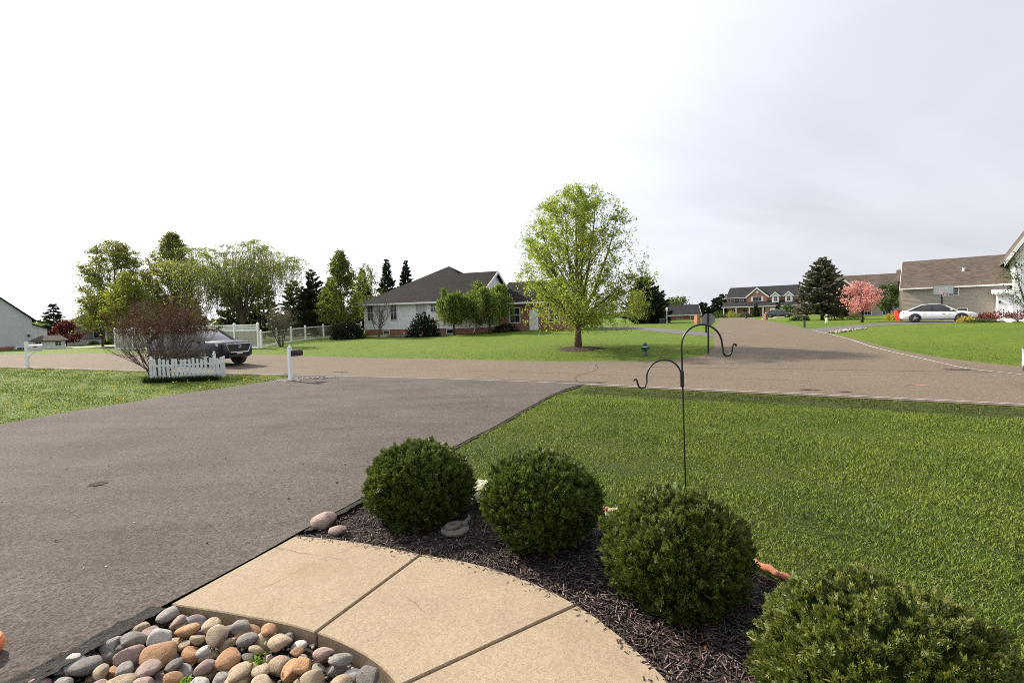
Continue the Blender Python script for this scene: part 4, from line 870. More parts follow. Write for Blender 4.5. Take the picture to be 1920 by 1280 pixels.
c3 = np.array((15.42, 11.2)); car('white_car', 'white car just entering the right edge of the road', (c3[0], c3[1], z1(*c3) + .01), (-.87, .49), 4.7, 1.86, 1.55, m_wpaint, 'suv', wheel_r=.36)

# ------------------------------------------------------------------ fences
def at_line(p, q, t): return (p[0] + (q[0] - p[0]) * t, p[1] + (q[1] - p[1]) * t)
m_fpanel = M_plain('beige_vinyl_panel', (0.36, 0.33, 0.27), .55, .06, 2.0)
p, q = (-33.7, 41.1), (-18.35, 35.0); Lf = math.hypot(q[0] - p[0], q[1] - p[1]); npn = 7; dl = Lf / npn
fz = min(z1(*p), z1(*q)) - .0
f = thing('privacy_fence', 'tall white vinyl fence with beige panels and lattice top behind the SUV', 'fence', (p[0], p[1], .24), math.atan2(q[1] - p[1], q[0] - p[0]))
def relz(x): return z1(*at_line(p, q, x / Lf)) - .24
for k in range(npn + 1):
    x = k * dl; zz = relz(x); b = MB(); b.box(x - .065, x + .065, -.065, .065, zz - .1, zz + 1.80); b.add([(x - .085, -.085, zz + 1.80), (x + .085, -.085, zz + 1.80), (x + .085, .085, zz + 1.80), (x - .085, .085, zz + 1.80), (x, 0, zz + 1.90)], [(0, 1, 2, 3), (0, 1, 4), (1, 2, 4), (2, 3, 4), (3, 0, 4)]); b.build('post', m_white, f)
for k in range(npn):
    x0, x1_ = k * dl + .07, (k + 1) * dl - .07; zz = (relz(x0) + relz(x1_)) / 2
    for z0_, z2 in ((.03, .17), (1.28, 1.38), (1.66, 1.76)): b = MB(); b.box(x0, x1_, -.03, .03, zz + z0_, zz + z2); b.build('rail', m_white, f)
    b = MB(); nb = 12
    for j in range(nb): a0 = x0 + (x1_ - x0) * j / nb; b.box(a0 + .006, a0 + (x1_ - x0) / nb - .006, -.012 if j % 2 else -.016, .014, zz + .17, zz + 1.28)
    b.build('panel', m_fpanel, f)
    b = MB(); w2 = x1_ - x0; n2 = 22
    for j in range(n2):
        a0 = x0 + w2 * (j + .5) / n2; b.hull8([(a0 - .075, -.006, zz + 1.38), (a0 - .045, -.006, zz + 1.38), (a0 - .045, .0, zz + 1.38), (a0 - .075, .0, zz + 1.38)], [(a0 + .045, -.006, zz + 1.66), (a0 + .075, -.006, zz + 1.66), (a0 + .075, .0, zz + 1.66), (a0 + .045, .0, zz + 1.66)])
        b.hull8([(a0 + .045, .001, zz + 1.38), (a0 + .075, .001, zz + 1.38), (a0 + .075, .007, zz + 1.38), (a0 + .045, .007, zz + 1.38)], [(a0 - .075, .001, zz + 1.66), (a0 - .045, .001, zz + 1.66), (a0 - .045, .007, zz + 1.66), (a0 - .075, .007, zz + 1.66)])
    b.build('lattice', m_white, f)
f = thing('rail_fence', 'low white rail fence with thin balusters running back to the ranch house', 'fence', (q[0], q[1], .0), 0)
pts_ = [(-18.25, 35.2), (-18.3, 37.6), (-18.25, 40.0), (-18.1, 42.4), (-17.4, 44.7), (-16.2, 46.6), (-15.0, 48.3)]
for k, pt in enumerate(pts_):
    x, y = pt[0] - q[0], pt[1] - q[1]; zz = z1(*pt); b = MB(); b.box(x - .06, x + .06, y - .06, y + .06, zz - .1, zz + 1.25); b.lathe([(.085, zz + 1.25), (.085, zz + 1.28), (.01, zz + 1.36)], 4, (x, y, 0)); b.build('post', m_white, f)
    if k == len(pts_) - 1: break
    pt2 = pts_[k + 1]; x2, y2 = pt2[0] - q[0], pt2[1] - q[1]; z2 = z1(*pt2)
    for hh, r_ in ((.12, .05), (1.12, .05)): b = MB(); b.tube([(x, y, zz + hh), (x2, y2, z2 + hh)], r_, 4); b.build('rail', m_white, f)
    b = MB()
    for j in range(1, 19): t = j / 19; b.tube([(x + (x2 - x) * t, y + (y2 - y) * t, zz + (z2 - zz) * t + .12), (x + (x2 - x) * t, y + (y2 - y) * t, zz + (z2 - zz) * t + 1.12)], .014, 4, False)
    b.build('balusters', m_fpanel, f)
# near picket fence
p, q = (-12.9, 17.2), (-10.95, 17.95); Lf = math.hypot(q[0] - p[0], q[1] - p[1])
pz_ = z1(*p)
f = thing('picket_fence', 'short weathered white picket fence in front of the brown shrub', 'fence', (p[0], p[1], pz_), math.atan2(q[1] - p[1], q[0] - p[0]))
rp = random.Random(5)
me0 = None
for k in range(17):
    x = k * Lf / 16; hgt = .80 + rp.uniform(-.03, .03); dz = z1(*at_line(p, q, x / Lf)) - pz_
    if me0 is None:
        b = MB(); b.yprism([(-.042, 0), (.042, 0), (.042, .76), (.022, .80), (-.022, .80), (-.042, .76)], -.011, .011); o = b.build('picket', m_oldwhite, f, bevel=.003); me0 = o.data
    else: o = link('picket', me0, None, f)
    o.location = (x, -.035, dz + .02); o.rotation_euler = (rp.uniform(-.02, .02), rp.uniform(-.025, .025), rp.uniform(-.05, .05)); o.scale = (1, 1, hgt / .8)
for hh in (.2, .6): b = MB(); b.box(-.05, Lf + .05, -.02, .02, hh - .03 - .03, hh + .03 - .03); b.build('rail', m_oldwhite, f)
for x, hh in ((.0, .80), (Lf - .13, .90)): b = MB(); b.box(x - .045, x + .045, -.005 + .03, .085 + .03, -.1, hh); b.lathe([(.06, hh), (.06, hh + .02), (.025, hh + .04), (.05, hh + .075), (.005, hh + .13)], 8, (x, .07, 0)); b.build('post', m_oldwhite, f)
# side return of the picket fence
b = MB(); b.box(Lf - .02, Lf + .02, .12, 1.1, .5, .56); b.box(Lf - .02, Lf + .02, .12, 1.1, .16, .22); b.build('rail', m_oldwhite, f)
for k in range(5): o = link('picket', me0, None, f); o.location = (Lf + .035, .2 + k * .2, -.02); o.rotation_euler = (0, 0, PI / 2)

# ------------------------------------------------------------------ posts, mailboxes, signs
m_grey = M_plain('grey_metal', (0.21, 0.215, 0.22), .45, .08, 6, metal=.4); m_lgrey = M_plain('pale_grey_metal', (0.55, 0.57, 0.60), .4, .08, 6)
def mailbox_shape(mb, L, W, H, c):   # rounded top box along local x
    n = 10; prof = [(-W / 2, 0), (W / 2, 0)] + [(W / 2 * math.cos(PI * k / n), H - W / 2 + W / 2 * math.sin(PI * k / n)) for k in range(n + 1)]
    mb.xprism([(c[1] + y, c[2] + z) for y, z in prof], c[0] - L / 2, c[0] + L / 2); return mb
def mailbox(name, label, xy, rz, post_h, post_m, box_m, box_h=.95, L=.48, W=.17, H=.22, post_w=.05, off=.3, finial=True, brace=True, group='mailboxes'):
    r = thing(name, label, 'mailbox', (xy[0], xy[1], z1(*xy)), rz, group)
    b = MB(); b.box(-post_w, post_w, -post_w, post_w, -.1, post_h)
    if finial: b.lathe([(post_w * 1.35, post_h), (post_w * 1.35, post_h + .02), (post_w * .6, post_h + .05), (.004, post_h + .11)], 4)
    b.build('post', post_m, r)
    if off:
        b = MB(); b.box(post_w + .001, off + L / 2 - .05, -.04, .04, box_h - .07, box_h - .004); b.build('arm', post_m, r)
    if brace: b = MB(); b.tube([(post_w, 0, box_h - .32), (off * .9, 0, box_h - .07)], .025, 4); b.build('brace', post_m, r)
    b = mailbox_shape(MB(), L, W, H, (off, 0, box_h)); bx = b.build('box', box_m, r)
    b = mailbox_shape(MB(), .012, W * .96, H * .97, (off + L / 2 + .007, 0, box_h + .003)); b.build('door', box_m, bx)
    b = MB(); b.box(off - .02, off + .12, -W / 2 - .012, -W / 2 - .003, box_h + .12, box_h + .16); b.build('flag', m_tail, bx)
    return r
mailbox('mailbox', 'black mailbox on white post beside the driveway entrance', (-8.05, 17.45), math.radians(62), 1.24, m_white, m_black, box_h=.92, off=.25, brace=False, post_w=.058)
mailbox('mailbox', 'pale grey mailbox on leaning white post at far left of the road', (-21.4, 21.3), math.radians(12), 1.16, m_white, m_lgrey, box_h=.80, L=.52, W=.2, H=.24, off=.34, finial=False)
mailbox('mailbox', 'black mailbox on dark post beside the tan house driveway', (23.2, 38.3), math.radians(20), .72, m_black, m_black, box_h=.72, off=0.0, L=.6, W=.24, H=.24, finial=False, brace=False)
mailbox('mailbox', 'black mailbox on dark post behind the stop sign', (14.35, 35.7), math.radians(-60), .72, m_black, m_black, box_h=.58, off=.0, finial=False, brace=False, W=.30, H=.34, L=.4)
mailbox('mailbox', 'dark mailbox on post in front of the dormer house porch', (41.0, 84.5), math.radians(30), .8, m_dbark, m_black, box_h=.8, off=.0, L=.8, W=.4, H=.4, finial=False, brace=False, post_w=.1)
mailbox('mailbox', 'black mailbox on thin post far left of the brick pillar', (20.8, 66.0), math.radians(30), .85, m_black, m_black, box_h=.85, off=.0, L=.5, W=.3, H=.3, finial=False, brace=False)
def pillar(label, xy, w2, hgt, rz, mat):
    r = thing('brick_pillar', label, 'mailbox pillar', (xy[0], xy[1], z1(*xy)), rz)
    b = MB(); b.box(-w2, w2, -w2, w2, -.1, hgt); b.build('shaft', mat, r)
    b = MB(); b.box(-w2 - .03, w2 + .03, -w2 - .03, w2 + .03, hgt, hgt + .06); b.build('cap', mat, r)
    b = mailbox_shape(MB(), .1, .2, .24, (w2 + .04, 0, hgt * .62)); b.build('box', m_black, r)
pillar('brick mailbox pillar beside the stop sign', (21.5, 56.0), .25, .98, .4, m_brk_o)
pillar('small brick mailbox pillar before the dormer house driveway', (35.9, 68.4), .22, .78, .4, m_brk)
r = thing('stop_sign', 'grey back of octagonal stop sign on dark post at the street corner', 'stop sign', (9.35, 23.0, z1(9.35, 23.0)), math.radians(-20))
b = MB(); b.box(-.04, .04, -.03, .02, -.2, 1.92); b.build('post', m_black, r)
b = MB(); R_ = .29; b.yprism([(R_ / math.cos(PI / 8) * math.cos(PI / 8 + k * PI / 4), 1.63 + R_ / math.cos(PI / 8) * math.sin(PI / 8 + k * PI / 4)) for k in range(8)], .022, .026); sg = b.build('sign_plate', m_grey, r)
b = MB(); b.yprism([(.98 * R_ / math.cos(PI / 8) * math.cos(PI / 8 + k * PI / 4), 1.63 + .98 * R_ / math.cos(PI / 8) * math.sin(PI / 8 + k * PI / 4)) for k in range(8)], .0265, .029); b.build('red_face', m_tail, sg)
# fire hydrant
m_hyd = M_plain('hydrant_teal', (0.010, 0.055, 0.060), .4, .15, 10); m_hydb = M_plain('hydrant_blue', (0.02, 0.025, 0.10), .4, .15, 10)
r = thing('fire_hydrant', 'dark teal fire hydrant with blue cap and white collar on the corner lawn', 'fire hydrant', (6.45, 23.4, z1(6.45, 23.4)), .2)
b = MB(); b.lathe([(.11, -.05), (.13, 0), (.13, .05), (.09, .06), (.085, .36), (.10, .37), (.10, .42)], 14); b.build('barrel', m_hyd, r, True)
b = MB(); b.lathe([(.105, .42), (.105, .46)], 14); b.build('collar', m_white, r)
b = MB(); b.lathe([(.11, .46), (.105, .53), (.075, .59), (.03, .62), (.03, .655), (.0, .656)], 14); b.build('bonnet', m_hydb, r, True)
for s in (-1, 1): b = MB(); b.lathe([(.05, s * .07), (.05, s * .17), (.06, s * .171), (.06, s * .205), (.02, s * .23)], 10, (0, 0, .36), 'x'); b.build('outlet', m_hyd, r)
b = MB(); b.lathe([(.06, -.19), (.06, -.07)], 10, (0, 0, .33), 'y'); b.build('front_outlet', m_hyd, r)
# utility box and lamp post
m_green = M_plain('utility_green', (0.012, 0.03, 0.02), .5, .15, 5)
r = thing('utility_box', 'dark green utility box on the far lawn right of the evergreen', 'utility box', (18.9, 60.6, z1(18.9, 60.6)), -.3)
b = MB(); b.box(-.36, .36, -.3, .3, 0, .5); b.build('cabinet', m_green, r, bevel=.02); b = MB(); b.hull8([(-.38, -.33, .5), (.38, -.33, .5), (.38, .33, .5), (-.38, .33, .5)], [(-.36, -.25, .62), (.36, -.25, .62), (.36, .3, .66), (-.36, .3, .66)]); b.build('lid', m_green, r)
b = MB(); b.box(-.5, .5, -.45, .45, -.1, .03); b.build('pad', m_farconc, r)
r = thing('lamp_post', 'slim white lamp post beside the green utility box', 'lamp post', (19.4, 60.4, z1(19.4, 60.4)), 0)
b = MB(); b.lathe([(.07, -.1), (.07, .3), (.045, .35), (.045, 1.55)], 8); b.build('post', m_white, r); b = MB(); b.lathe([(.05, 1.55), (.13, 1.62), (.16, 1.9), (.05, 2.0), (.0, 2.05)], 8); b.build('lantern', m_trim, r)
# basketball hoop
r = thing('basketball_hoop', 'basketball hoop with clear backboard behind the white sedan', 'basketball hoop', (40.9, 46.0, z1(40.9, 46.0)), math.radians(-28))
b = MB(); b.tube([(0, 0, -.1), (0, 0, 2.3), (0, -.25, 2.75)], .085, 6); b.build('pole', m_black, r)
m_board = M_plain('acrylic_board', (0.50, 0.53, 0.52), .2, .06, 4)
b = MB(); b.box(-.72, .72, -.42, -.39, 2.45, 3.25); bb = b.build('backboard', m_board, r)
b = MB(); b.box(-.75, .75, -.43, -.38, 2.40, 2.45); b.box(-.75, .75, -.43, -.38, 3.25, 3.28); b.box(-.75, -.72, -.43, -.38, 2.45, 3.25); b.box(.72, .75, -.43, -.38, 2.45, 3.25); b.build('board_frame', m_grey, bb)
b = MB(); b.box(-.28, .28, -.425, -.421, 2.65, 2.68); b.box(-.28, .28, -.425, -.421, 3.02, 3.05); b.box(-.28, -.25, -.425, -.421, 2.68, 3.02); b.box(.25, .28, -.425, -.421, 2.68, 3.02); b.build('shooter_square', m_white, bb)
m_orange = M_plain('orange_rim', (0.65, 0.10, 0.05), .5, .1, 5)
b = MB(); b.tube([(.23 * math.cos(a), -.68 + .23 * math.sin(a), 2.58) for a in np.linspace(0, 2 * PI, 17)], .018, 5); b.box(-.06, .06, -.47, -.42, 2.54, 2.62); b.build('rim', m_orange, r)
b = MB()
for k in range(10):
    a = 2 * PI * k / 10; b.tube([(.22 * math.cos(a), -.68 + .22 * math.sin(a), 2.57), (.14 * math.cos(a + .3), -.68 + .14 * math.sin(a + .3), 2.2)], .008, 3, False)
b.build('net', m_white, r)
# red bins by the sedan
m_red = M_plain('red_plastic', (0.62, 0.03, 0.02), .4, .1, 6)
for k, (x, y, hh, lab) in enumerate([(38.9, 48.6, .95, 'taller red plastic bin at the corner of the tan house'), (38.0, 47.4, .55, 'shorter red plastic bin just behind the white sedan')]):
    r = thing('plastic_bin', lab, 'bin', (x, y, z1(x, y)), .3 * k, 'red bins by the tan house')
    b = MB(); b.hull8([(-.2, -.2, 0), (.2, -.2, 0), (.2, .2, 0), (-.2, .2, 0)], [(-.26, -.26, hh), (.26, -.26, hh), (.26, .26, hh), (-.26, .26, hh)]); b.build('bin_body', m_red, r, bevel=.02)
    b = MB(); b.box(-.29, .29, -.29, .29, hh, hh + .05); b.build('lid', m_red, r, bevel=.015)
# small white marker post beside the spruce
r = thing('marker_post', 'short leaning white post right of the big spruce trunk', 'post', (30.8, 47.3, z1(30.8, 47.3)), 0); r.rotation_euler = (0, .10, 0)
b = MB(); b.box(-.09, .09, -.06, .06, -.1, .52); b.build('post_body', m_white, r); b = MB(); b.lathe([(.16, .52), (.2, .6), (.1, .7), (.0, .72)], 8); b.build('cap', m_dbark, r)

# ------------------------------------------------------------------ trees and shrubs
lf_birch = M_leaf('birch_leaf', (0.18, 0.24, 0.03), (0.28, 0.37, 0.055), (0.40, 0.48, 0.10), .55)
lf_maple = M_leaf('maple_leaf', (0.14, 0.175, 0.04), (0.24, 0.28, 0.08), (0.34, 0.28, 0.13), .55)
lf_maple_y = M_leaf('young_maple_leaf', (0.16, 0.20, 0.025), (0.26, 0.29, 0.05), (0.32, 0.32, 0.08), .5)
lf_willow = M_leaf('willow_leaf', (0.18, 0.225, 0.07), (0.27, 0.315, 0.11), (0.34, 0.37, 0.15), .55)
lf_pear = M_leaf('pear_leaf', (0.085, 0.118, 0.02), (0.155, 0.20, 0.035), (0.26, 0.29, 0.065), .48)
lf_weep = M_leaf('weeping_leaf', (0.10, 0.17, 0.022), (0.17, 0.25, 0.04), (0.26, 0.33, 0.08), .45)
nd_dark = M_leaf('dark_needles', (0.014, 0.026, 0.014), (0.028, 0.048, 0.022), (0.05, 0.07, 0.03), .12)
nd_blue = M_leaf('spruce_needles', (0.06, 0.066, 0.05), (0.14, 0.145, 0.105), (0.23, 0.215, 0.155), .2)
nd_hedge = M_leaf('evergreen_spray', (0.03, 0.055, 0.02), (0.065, 0.10, 0.034), (0.11, 0.14, 0.05), .25)
lf_yew = M_leaf('yew_needles', (0.008, 0.014, 0.008), (0.016, 0.026, 0.013), (0.03, 0.042, 0.02), .08)
lf_pink = M_leaf('pink_blossom', (0.55, 0.17, 0.21), (0.72, 0.34, 0.38), (0.72, 0.46, 0.42), .4)
lf_red = M_leaf('red_leaf', (0.085, 0.012, 0.018), (0.15, 0.022, 0.028), (0.24, 0.05, 0.05), .3)
lf_green = M_leaf('green_leaf', (0.03, 0.06, 0.012), (0.06, 0.11, 0.02), (0.12, 0.17, 0.04), .3)
lf_yellow = M_leaf('yellow_leaf', (0.30, 0.24, 0.03), (0.45, 0.36, 0.05), (0.55, 0.42, 0.07), .3)
lf_far = M_leaf('far_leaf', (0.08, 0.12, 0.035), (0.12, 0.17, 0.05), (0.17, 0.21, 0.08), .3)
m_birchbark = M_plain('birch_bark', (0.12, 0.065, 0.048), .95, .5, 6, bmp=.8)
m_twig = M_plain('red_brown_twig', (0.11, 0.072, 0.058), .8, .25, 10); m_bud = M_leaf('brown_bud', (0.075, 0.036, 0.022), (0.13, 0.065, 0.038), (0.19, 0.11, 0.065), .05, .9)
m_gtwig = M_plain('grey_twig', (0.11, 0.095, 0.085), .85, .25, 10); m_gbud = M_leaf('tan_bud', (0.10, 0.08, 0.04), (0.15, 0.12, 0.06), (0.20, 0.16, 0.09), .2)

decid('birch_tree', 'tall river birch with fresh light green leaves on the corner lawn', 'tree', (3.75, 27.4), 9.15,
      [(.10, 2.6), (.15, 3.4), (.28, 3.65), (.42, 3.6), (.58, 3.35), (.72, 2.9), (.84, 2.4), (.93, 1.6), (1.0, .4)], 11, lf_birch, m_birchbark,
      n_limb=50, n_sec=2150, per=15, leaf=.12, sig=.12, lobes=.42, tr=.19, th=1.5, lead=6, shell=.5, twig=.008)
def mound(name, c, rx, ry, hgt, mat, seed):
    rg = np.random.default_rng(seed); V = []; nr, na = 8, 36; wob = 1 + .12 * np.sin(np.arange(na) / na * 2 * PI * 3 + 1) + rg.normal(0, .04, na)
    for i in range(nr):
        f = (i + .001) / (nr - 1)
        for k in range(na):
            x = c[0] + rx * f * wob[k] * math.cos(2 * PI * k / na); y = c[1] + ry * f * wob[k] * math.sin(2 * PI * k / na); V.append((x, y, z1(x, y) + hgt * (1 - f ** 2) + (-.02 if i == nr - 1 else rg.uniform(0, .03))))
    return tag(npmesh(name, V, [(i * na + k, i * na + (k + 1) % na, (i + 1) * na + (k + 1) % na, (i + 1) * na + k) for i in range(nr - 1) for k in range(na)], mat), kind='structure')
mound('mulch_ring', (3.85, 27.15), 1.45, 1.15, .10, M_speckle('brown_mulch', (.02, .014, .011), (.055, .038, .03), (.11, .08, .065), 16, bstr=1.0, bd=.05), 8)
blob('mulch_strip', (-9.6, 43.3), 4.6, .9, .0, M_speckle('old_mulch', (.04, .03, .028), (.09, .07, .062), (.15, .12, .11), 12), None, dz=.05, seed=9, n=30)['kind'] = 'structure'
decid('maple_tree', 'rounded budding maple leftmost behind the privacy fence', 'tree', (-42.3, 52.0), 11.3, [(.18, 1.5), (.35, 3.1), (.55, 3.5), (.75, 3.2), (.9, 2.0), (1, .6)], 21, lf_maple, m_dbark, n_limb=44, n_sec=1800, per=18, leaf=.17, sig=.13, tr=.2, th=1.8, group='maples behind the privacy fence')
decid('maple_tree', 'taller pointed budding maple between round maple and willow', 'tree', (-35.6, 51.5), 11.9, [(.15, 2.2), (.3, 3.0), (.5, 3.1), (.7, 2.4), (.88, 1.4), (1, .3)], 22, lf_maple, m_dbark, n_limb=44, n_sec=1800, per=18, leaf=.17, sig=.13, tr=.2, th=1.8, group='maples behind the privacy fence')
decid('young_maple_tree', 'yellow-green young tree in front of the pointed maple', 'tree', (-37.0, 47.0), 7.3, [(.1, 1.8), (.3, 2.6), (.55, 2.6), (.8, 1.8), (1, .4)], 23, lf_maple_y, m_dbark, n_limb=24, n_sec=760, per=17, leaf=.17, sig=.13, tr=.12, th=1.2)
decid('ornamental_tree', 'low yellow-green ornamental tree left of the brown shrub', 'tree', (-43.6, 51.5), 5.6, [(.35, 1.0), (.5, 2.0), (.68, 2.1), (.85, 1.3), (1, .4)], 24, lf_maple_y, m_dbark, n_limb=18, n_sec=260, per=17, leaf=.18, sig=.2, tr=.1, th=1.1)
weeping('willow_tree', 'large pale green weeping willow behind the privacy fence', 'tree', (-27.6, 49.5), 11.2, 6.9, 25, lf_willow, m_bark, strands=2300, leaf=.16, drop=(.08, .38), tr=.22, th=2.0, per=14, z_low=.22, arch=24, sig=.10)
for k, (x, y, hh, rr, lab) in enumerate([(-33.0, 57.5, 6.6, 2.2, 'dark evergreen behind the pointed maple'), (-29.6, 58.0, 7.6, 2.3, 'dark evergreen behind the willow trunk, left'), (-26.0, 58.0, 6.8, 2.2, 'dark evergreen behind the willow trunk, right'),
                                         (-23.0, 56.5, 5.9, 2.0, 'dark evergreen right of the willow'), (-20.6, 54.5, 5.0, 1.7, 'dark evergreen behind the bare shrub'), (-39.0, 58.5, 6.4, 2.2, 'dark evergreen behind the round maple')]):
    conifer('evergreen_tree', lab, 'tree', (x, y), hh, rr, 40 + k, nd_hedge, m_dbark, z0=.1, p=.6, nlev=24, per=11, card=.42, cw=.12, droop=.1, up=.45, group='evergreens behind the privacy fence', dens=.8)
conifer('spiky_conifer', 'dark spiky conifer beside the pear tree', 'tree', (-21.0, 51.5), 7.0, 2.1, 50, nd_dark, m_dbark, z0=.2, p=.8, nlev=26, per=9, card=.45, cw=.09, droop=-.25, up=.9)
conifer('spiky_conifer', 'smaller dark conifer left of the pear tree', 'tree', (-18.9, 51.0), 5.8, 1.8, 51, nd_dark, m_dbark, z0=.2, p=.8, nlev=22, per=9, card=.45, cw=.09, droop=-.2, up=.8)
decid('pear_tree', 'egg shaped pear tree at the left corner of the ranch house', 'tree', (-15.9, 45.5), 8.1, [(.12, 1.5), (.28, 2.15), (.45, 2.1), (.65, 1.55), (.85, .9), (1, .25)], 26, lf_pear, m_dbark, n_limb=30, n_sec=900, per=20, leaf=.16, sig=.11, tr=.13, th=1.0)
decid('back_yard_tree', 'light green tree top behind the ranch house roof', 'tree', (-19.0, 64.0), 8.6, [(.2, 2.2), (.45, 2.8), (.7, 2.3), (.9, 1.3), (1, .3)], 27, lf_pear, m_dbark, n_limb=18, n_sec=260, per=18, leaf=.2, sig=.25, tr=.15, th=1.5)
for k, (x, y, hh, lab) in enumerate([(-17.0, 67, 9.6, 'tallest dark spruce behind the ranch roof'), (-14.6, 68, 9.4, 'right hand dark spruce behind the ranch roof'), (-20.7, 68, 8.6, 'left hand dark spruce behind the ranch roof')]):
    conifer('spruce_tree', lab, 'tree', (x, y), hh, 2.1, 60 + k, nd_dark, m_dbark, z0=.4, p=.9, nlev=44, per=12, card=.42, cw=.10, up=.6, group='spruces behind the ranch house')
weeping('weeping_cherry', 'smaller weeping cherry at the ranch house wall', 'tree', (-5.1, 42.6), 4.9, 1.5, 28, lf_weep, m_bark, strands=620, leaf=.19, drop=(.28, .6), tr=.08, th=1.3, per=20, z_low=.26, arch=16, sig=.09, dome=.42, group='weeping cherries by the ranch house')
weeping('weeping_cherry', 'larger weeping cherry at the ranch house corner', 'tree', (-2.0, 43.4), 5.3, 2.15, 29, lf_weep, m_bark, strands=1050, leaf=.19, drop=(.28, .62), tr=.10, th=1.3, per=20, z_low=.20, arch=20, sig=.10, dome=.45, group='weeping cherries by the ranch house')
twiggy('bare_tree', 'small bare multi-stemmed tree before the ranch house', 'tree', (-12.0, 43.7), 3.4, 3.7, 30, m_gtwig, m_gbud, stems=5, gen=3, kids=4, buds=500, bud=.06, r0=.06, spread=.9, ground_spread=.08)
clump('dark_yew', 'dark spiky yew shrub at the ranch house corner', 'shrub', (-14.4, 42.4), 1.45, 1.3, 1.7, 31, lf_yew, n=2600, leaf=.22, spiky=.18, group='dark yews before the ranch house')
clump('dark_yew', 'dark lopsided yew shrub before the ranch house windows', 'shrub', (-7.7, 42.5), 1.35, 1.3, 2.05, 32, lf_yew, n=2800, leaf=.22, spiky=.28, group='dark yews before the ranch house')
clump('foundation_shrub', 'low dark shrub at the brick wing below the weeping cherry', 'shrub', (-.6, 45.2), 1.3, .9, .9, 33, lf_yew, n=900, leaf=.18)
twiggy('brown_shrub', 'large vase shaped red-brown shrub behind the picket fence', 'shrub', (-14.15, 19.2), 6.6, 2.9, 34, m_twig, m_bud, stems=50, gen=3, kids=4, buds=19000, bud=.05, r0=.018, spread=1.0, bud_low=.56, ground_spread=.35)
twiggy('bare_shrub', 'small bare twiggy shrub before the low rail fence', 'shrub', (-17.2, 36.0), 2.9, 3.0, 35, m_gtwig, m_gbud, stems=14, gen=3, kids=4, buds=2600, bud=.07, r0=.03, spread=.85, bud_low=.4)
decid('red_maple', 'dark red japanese maple between the two left houses', 'tree', (-51.6, 56.0), 2.9, [(.12, 1.3), (.35, 1.65), (.65, 1.5), (.9, .9), (1, .3)], 36, lf_red, m_dbark, n_limb=12, n_sec=200, per=22, leaf=.16, sig=.15, tr=.06, th=.4)
conifer('background_spruce', 'dark spruce behind the grey gabled house', 'tree', (-68, 72), 6.0, 2.6, 37, nd_dark, m_dbark, z0=.3, nlev=16, per=8, card=.5, cw=.12)
for k, (x, y, r_) in enumerate([(-49.6, 57.3, .55), (-48.3, 57.6, .55), (-46.7, 57.9, .85), (-44.3, 58.6, 1.0)]):
    clump('foundation_shrub', ['first small round shrub before the porch house', 'second small round shrub before the porch house', 'third round shrub before the porch house', 'widest round shrub before the porch house'][k], 'shrub', (x, y), r_, r_, r_ * 1.1, 70 + k, lf_green, n=420, leaf=.2, spiky=.08, group='round shrubs at the porch house')
conifer('dark_pine', 'wide dark evergreen right of the birch', 'tree', (18.2, 66.0), 6.2, 3.0, 38, nd_dark, m_dbark, z0=.1, p=.55, nlev=22, per=12, card=.55, cw=.16, up=.5, group='evergreens right of the birch')
conifer('dark_pine', 'second dark evergreen nearer the far brick house', 'tree', (20.4, 69.5), 5.0, 2.6, 39, nd_dark, m_dbark, z0=.1, p=.55, nlev=18, per=11, card=.55, cw=.16, up=.5, group='evergreens right of the birch')
decid('budding_tree', 'reddish green budding tree among evergreens right of the birch', 'tree', (16.3, 62.5), 4.3, [(.15, 1.4), (.4, 1.9), (.7, 1.6), (1, .4)], 41, lf_maple, m_dbark, n_limb=12, n_sec=130, per=20, leaf=.2, sig=.22, tr=.08, th=.6)
for k, (x, y, hh, rr) in enumerate([(42.5, 128, 5.2, 3.0), (46.5, 133, 5.8, 3.2), (38.5, 131, 5.0, 3.0)]):
    decid('far_tree', ['light green tree above the low far house', 'taller light green tree above the low far house', 'third light green tree left of the far house chimney'][k], 'tree', (x, y), hh, [(.1, rr * .8), (.4, rr), (.75, rr * .7), (1, .3)], 80 + k, lf_far, m_dbark, n_limb=12, n_sec=110, per=20, leaf=.5, sig=.5, tr=.15, th=1, group='trees beyond the far house')
for k, (x, y, hh, rr) in enumerate([(50.8, 128, 4.2, 2.2), (54.0, 126, 5.6, 2.6), (56.6, 129, 6.4, 2.8)]):
    conifer('far_pine', ['lowest far pine left of the dormer house', 'middle far pine left of the dormer house', 'tallest far pine touching the dormer house'][k], 'tree', (x, y), hh, rr, 85 + k, nd_dark, m_dbark, z0=.1, p=.5, nlev=12, per=9, card=.8, cw=.25, group='pines left of the dormer house')
for k, (x, y, r_, hh, m_) in enumerate([(46.2, 108.0, 1.6, 1.7, lf_green), (48.9, 107.5, 1.5, 1.6, lf_maple_y), (52.5, 108.6, 1.3, 1.3, lf_green)]):
    clump('far_shrub', ['green shrub at the left end of the dormer house porch', 'yellow-green shrub before the dormer house porch', 'green shrub before the dormer house steps'][k], 'shrub', (x, y), r_, r_, hh, 90 + k, m_, n=350, leaf=.35, group='shrubs at the dormer house')
for k, (x, y) in enumerate([(57.0, 112.8), (60.8, 110.4)]):
    conifer('cone_evergreen', ['left cone shaped evergreen at the dormer house porch', 'right cone shaped evergreen at the dormer house porch'][k], 'tree', (x, y), 3.3, .75, 94 + k, nd_dark, m_dbark, z0=.1, p=.8, nlev=12, per=9, card=.4, cw=.2, group='cone evergreens at the dormer house')
decid('garden_tree', 'small green tree before the dormer house garage', 'tree', (55.0, 96.5), 2.3, [(.15, 1.5), (.5, 2.1), (.8, 1.4), (1, .4)], 96, lf_green, m_dbark, n_limb=10, n_sec=90, per=18, leaf=.3, sig=.25, tr=.08, th=.5)
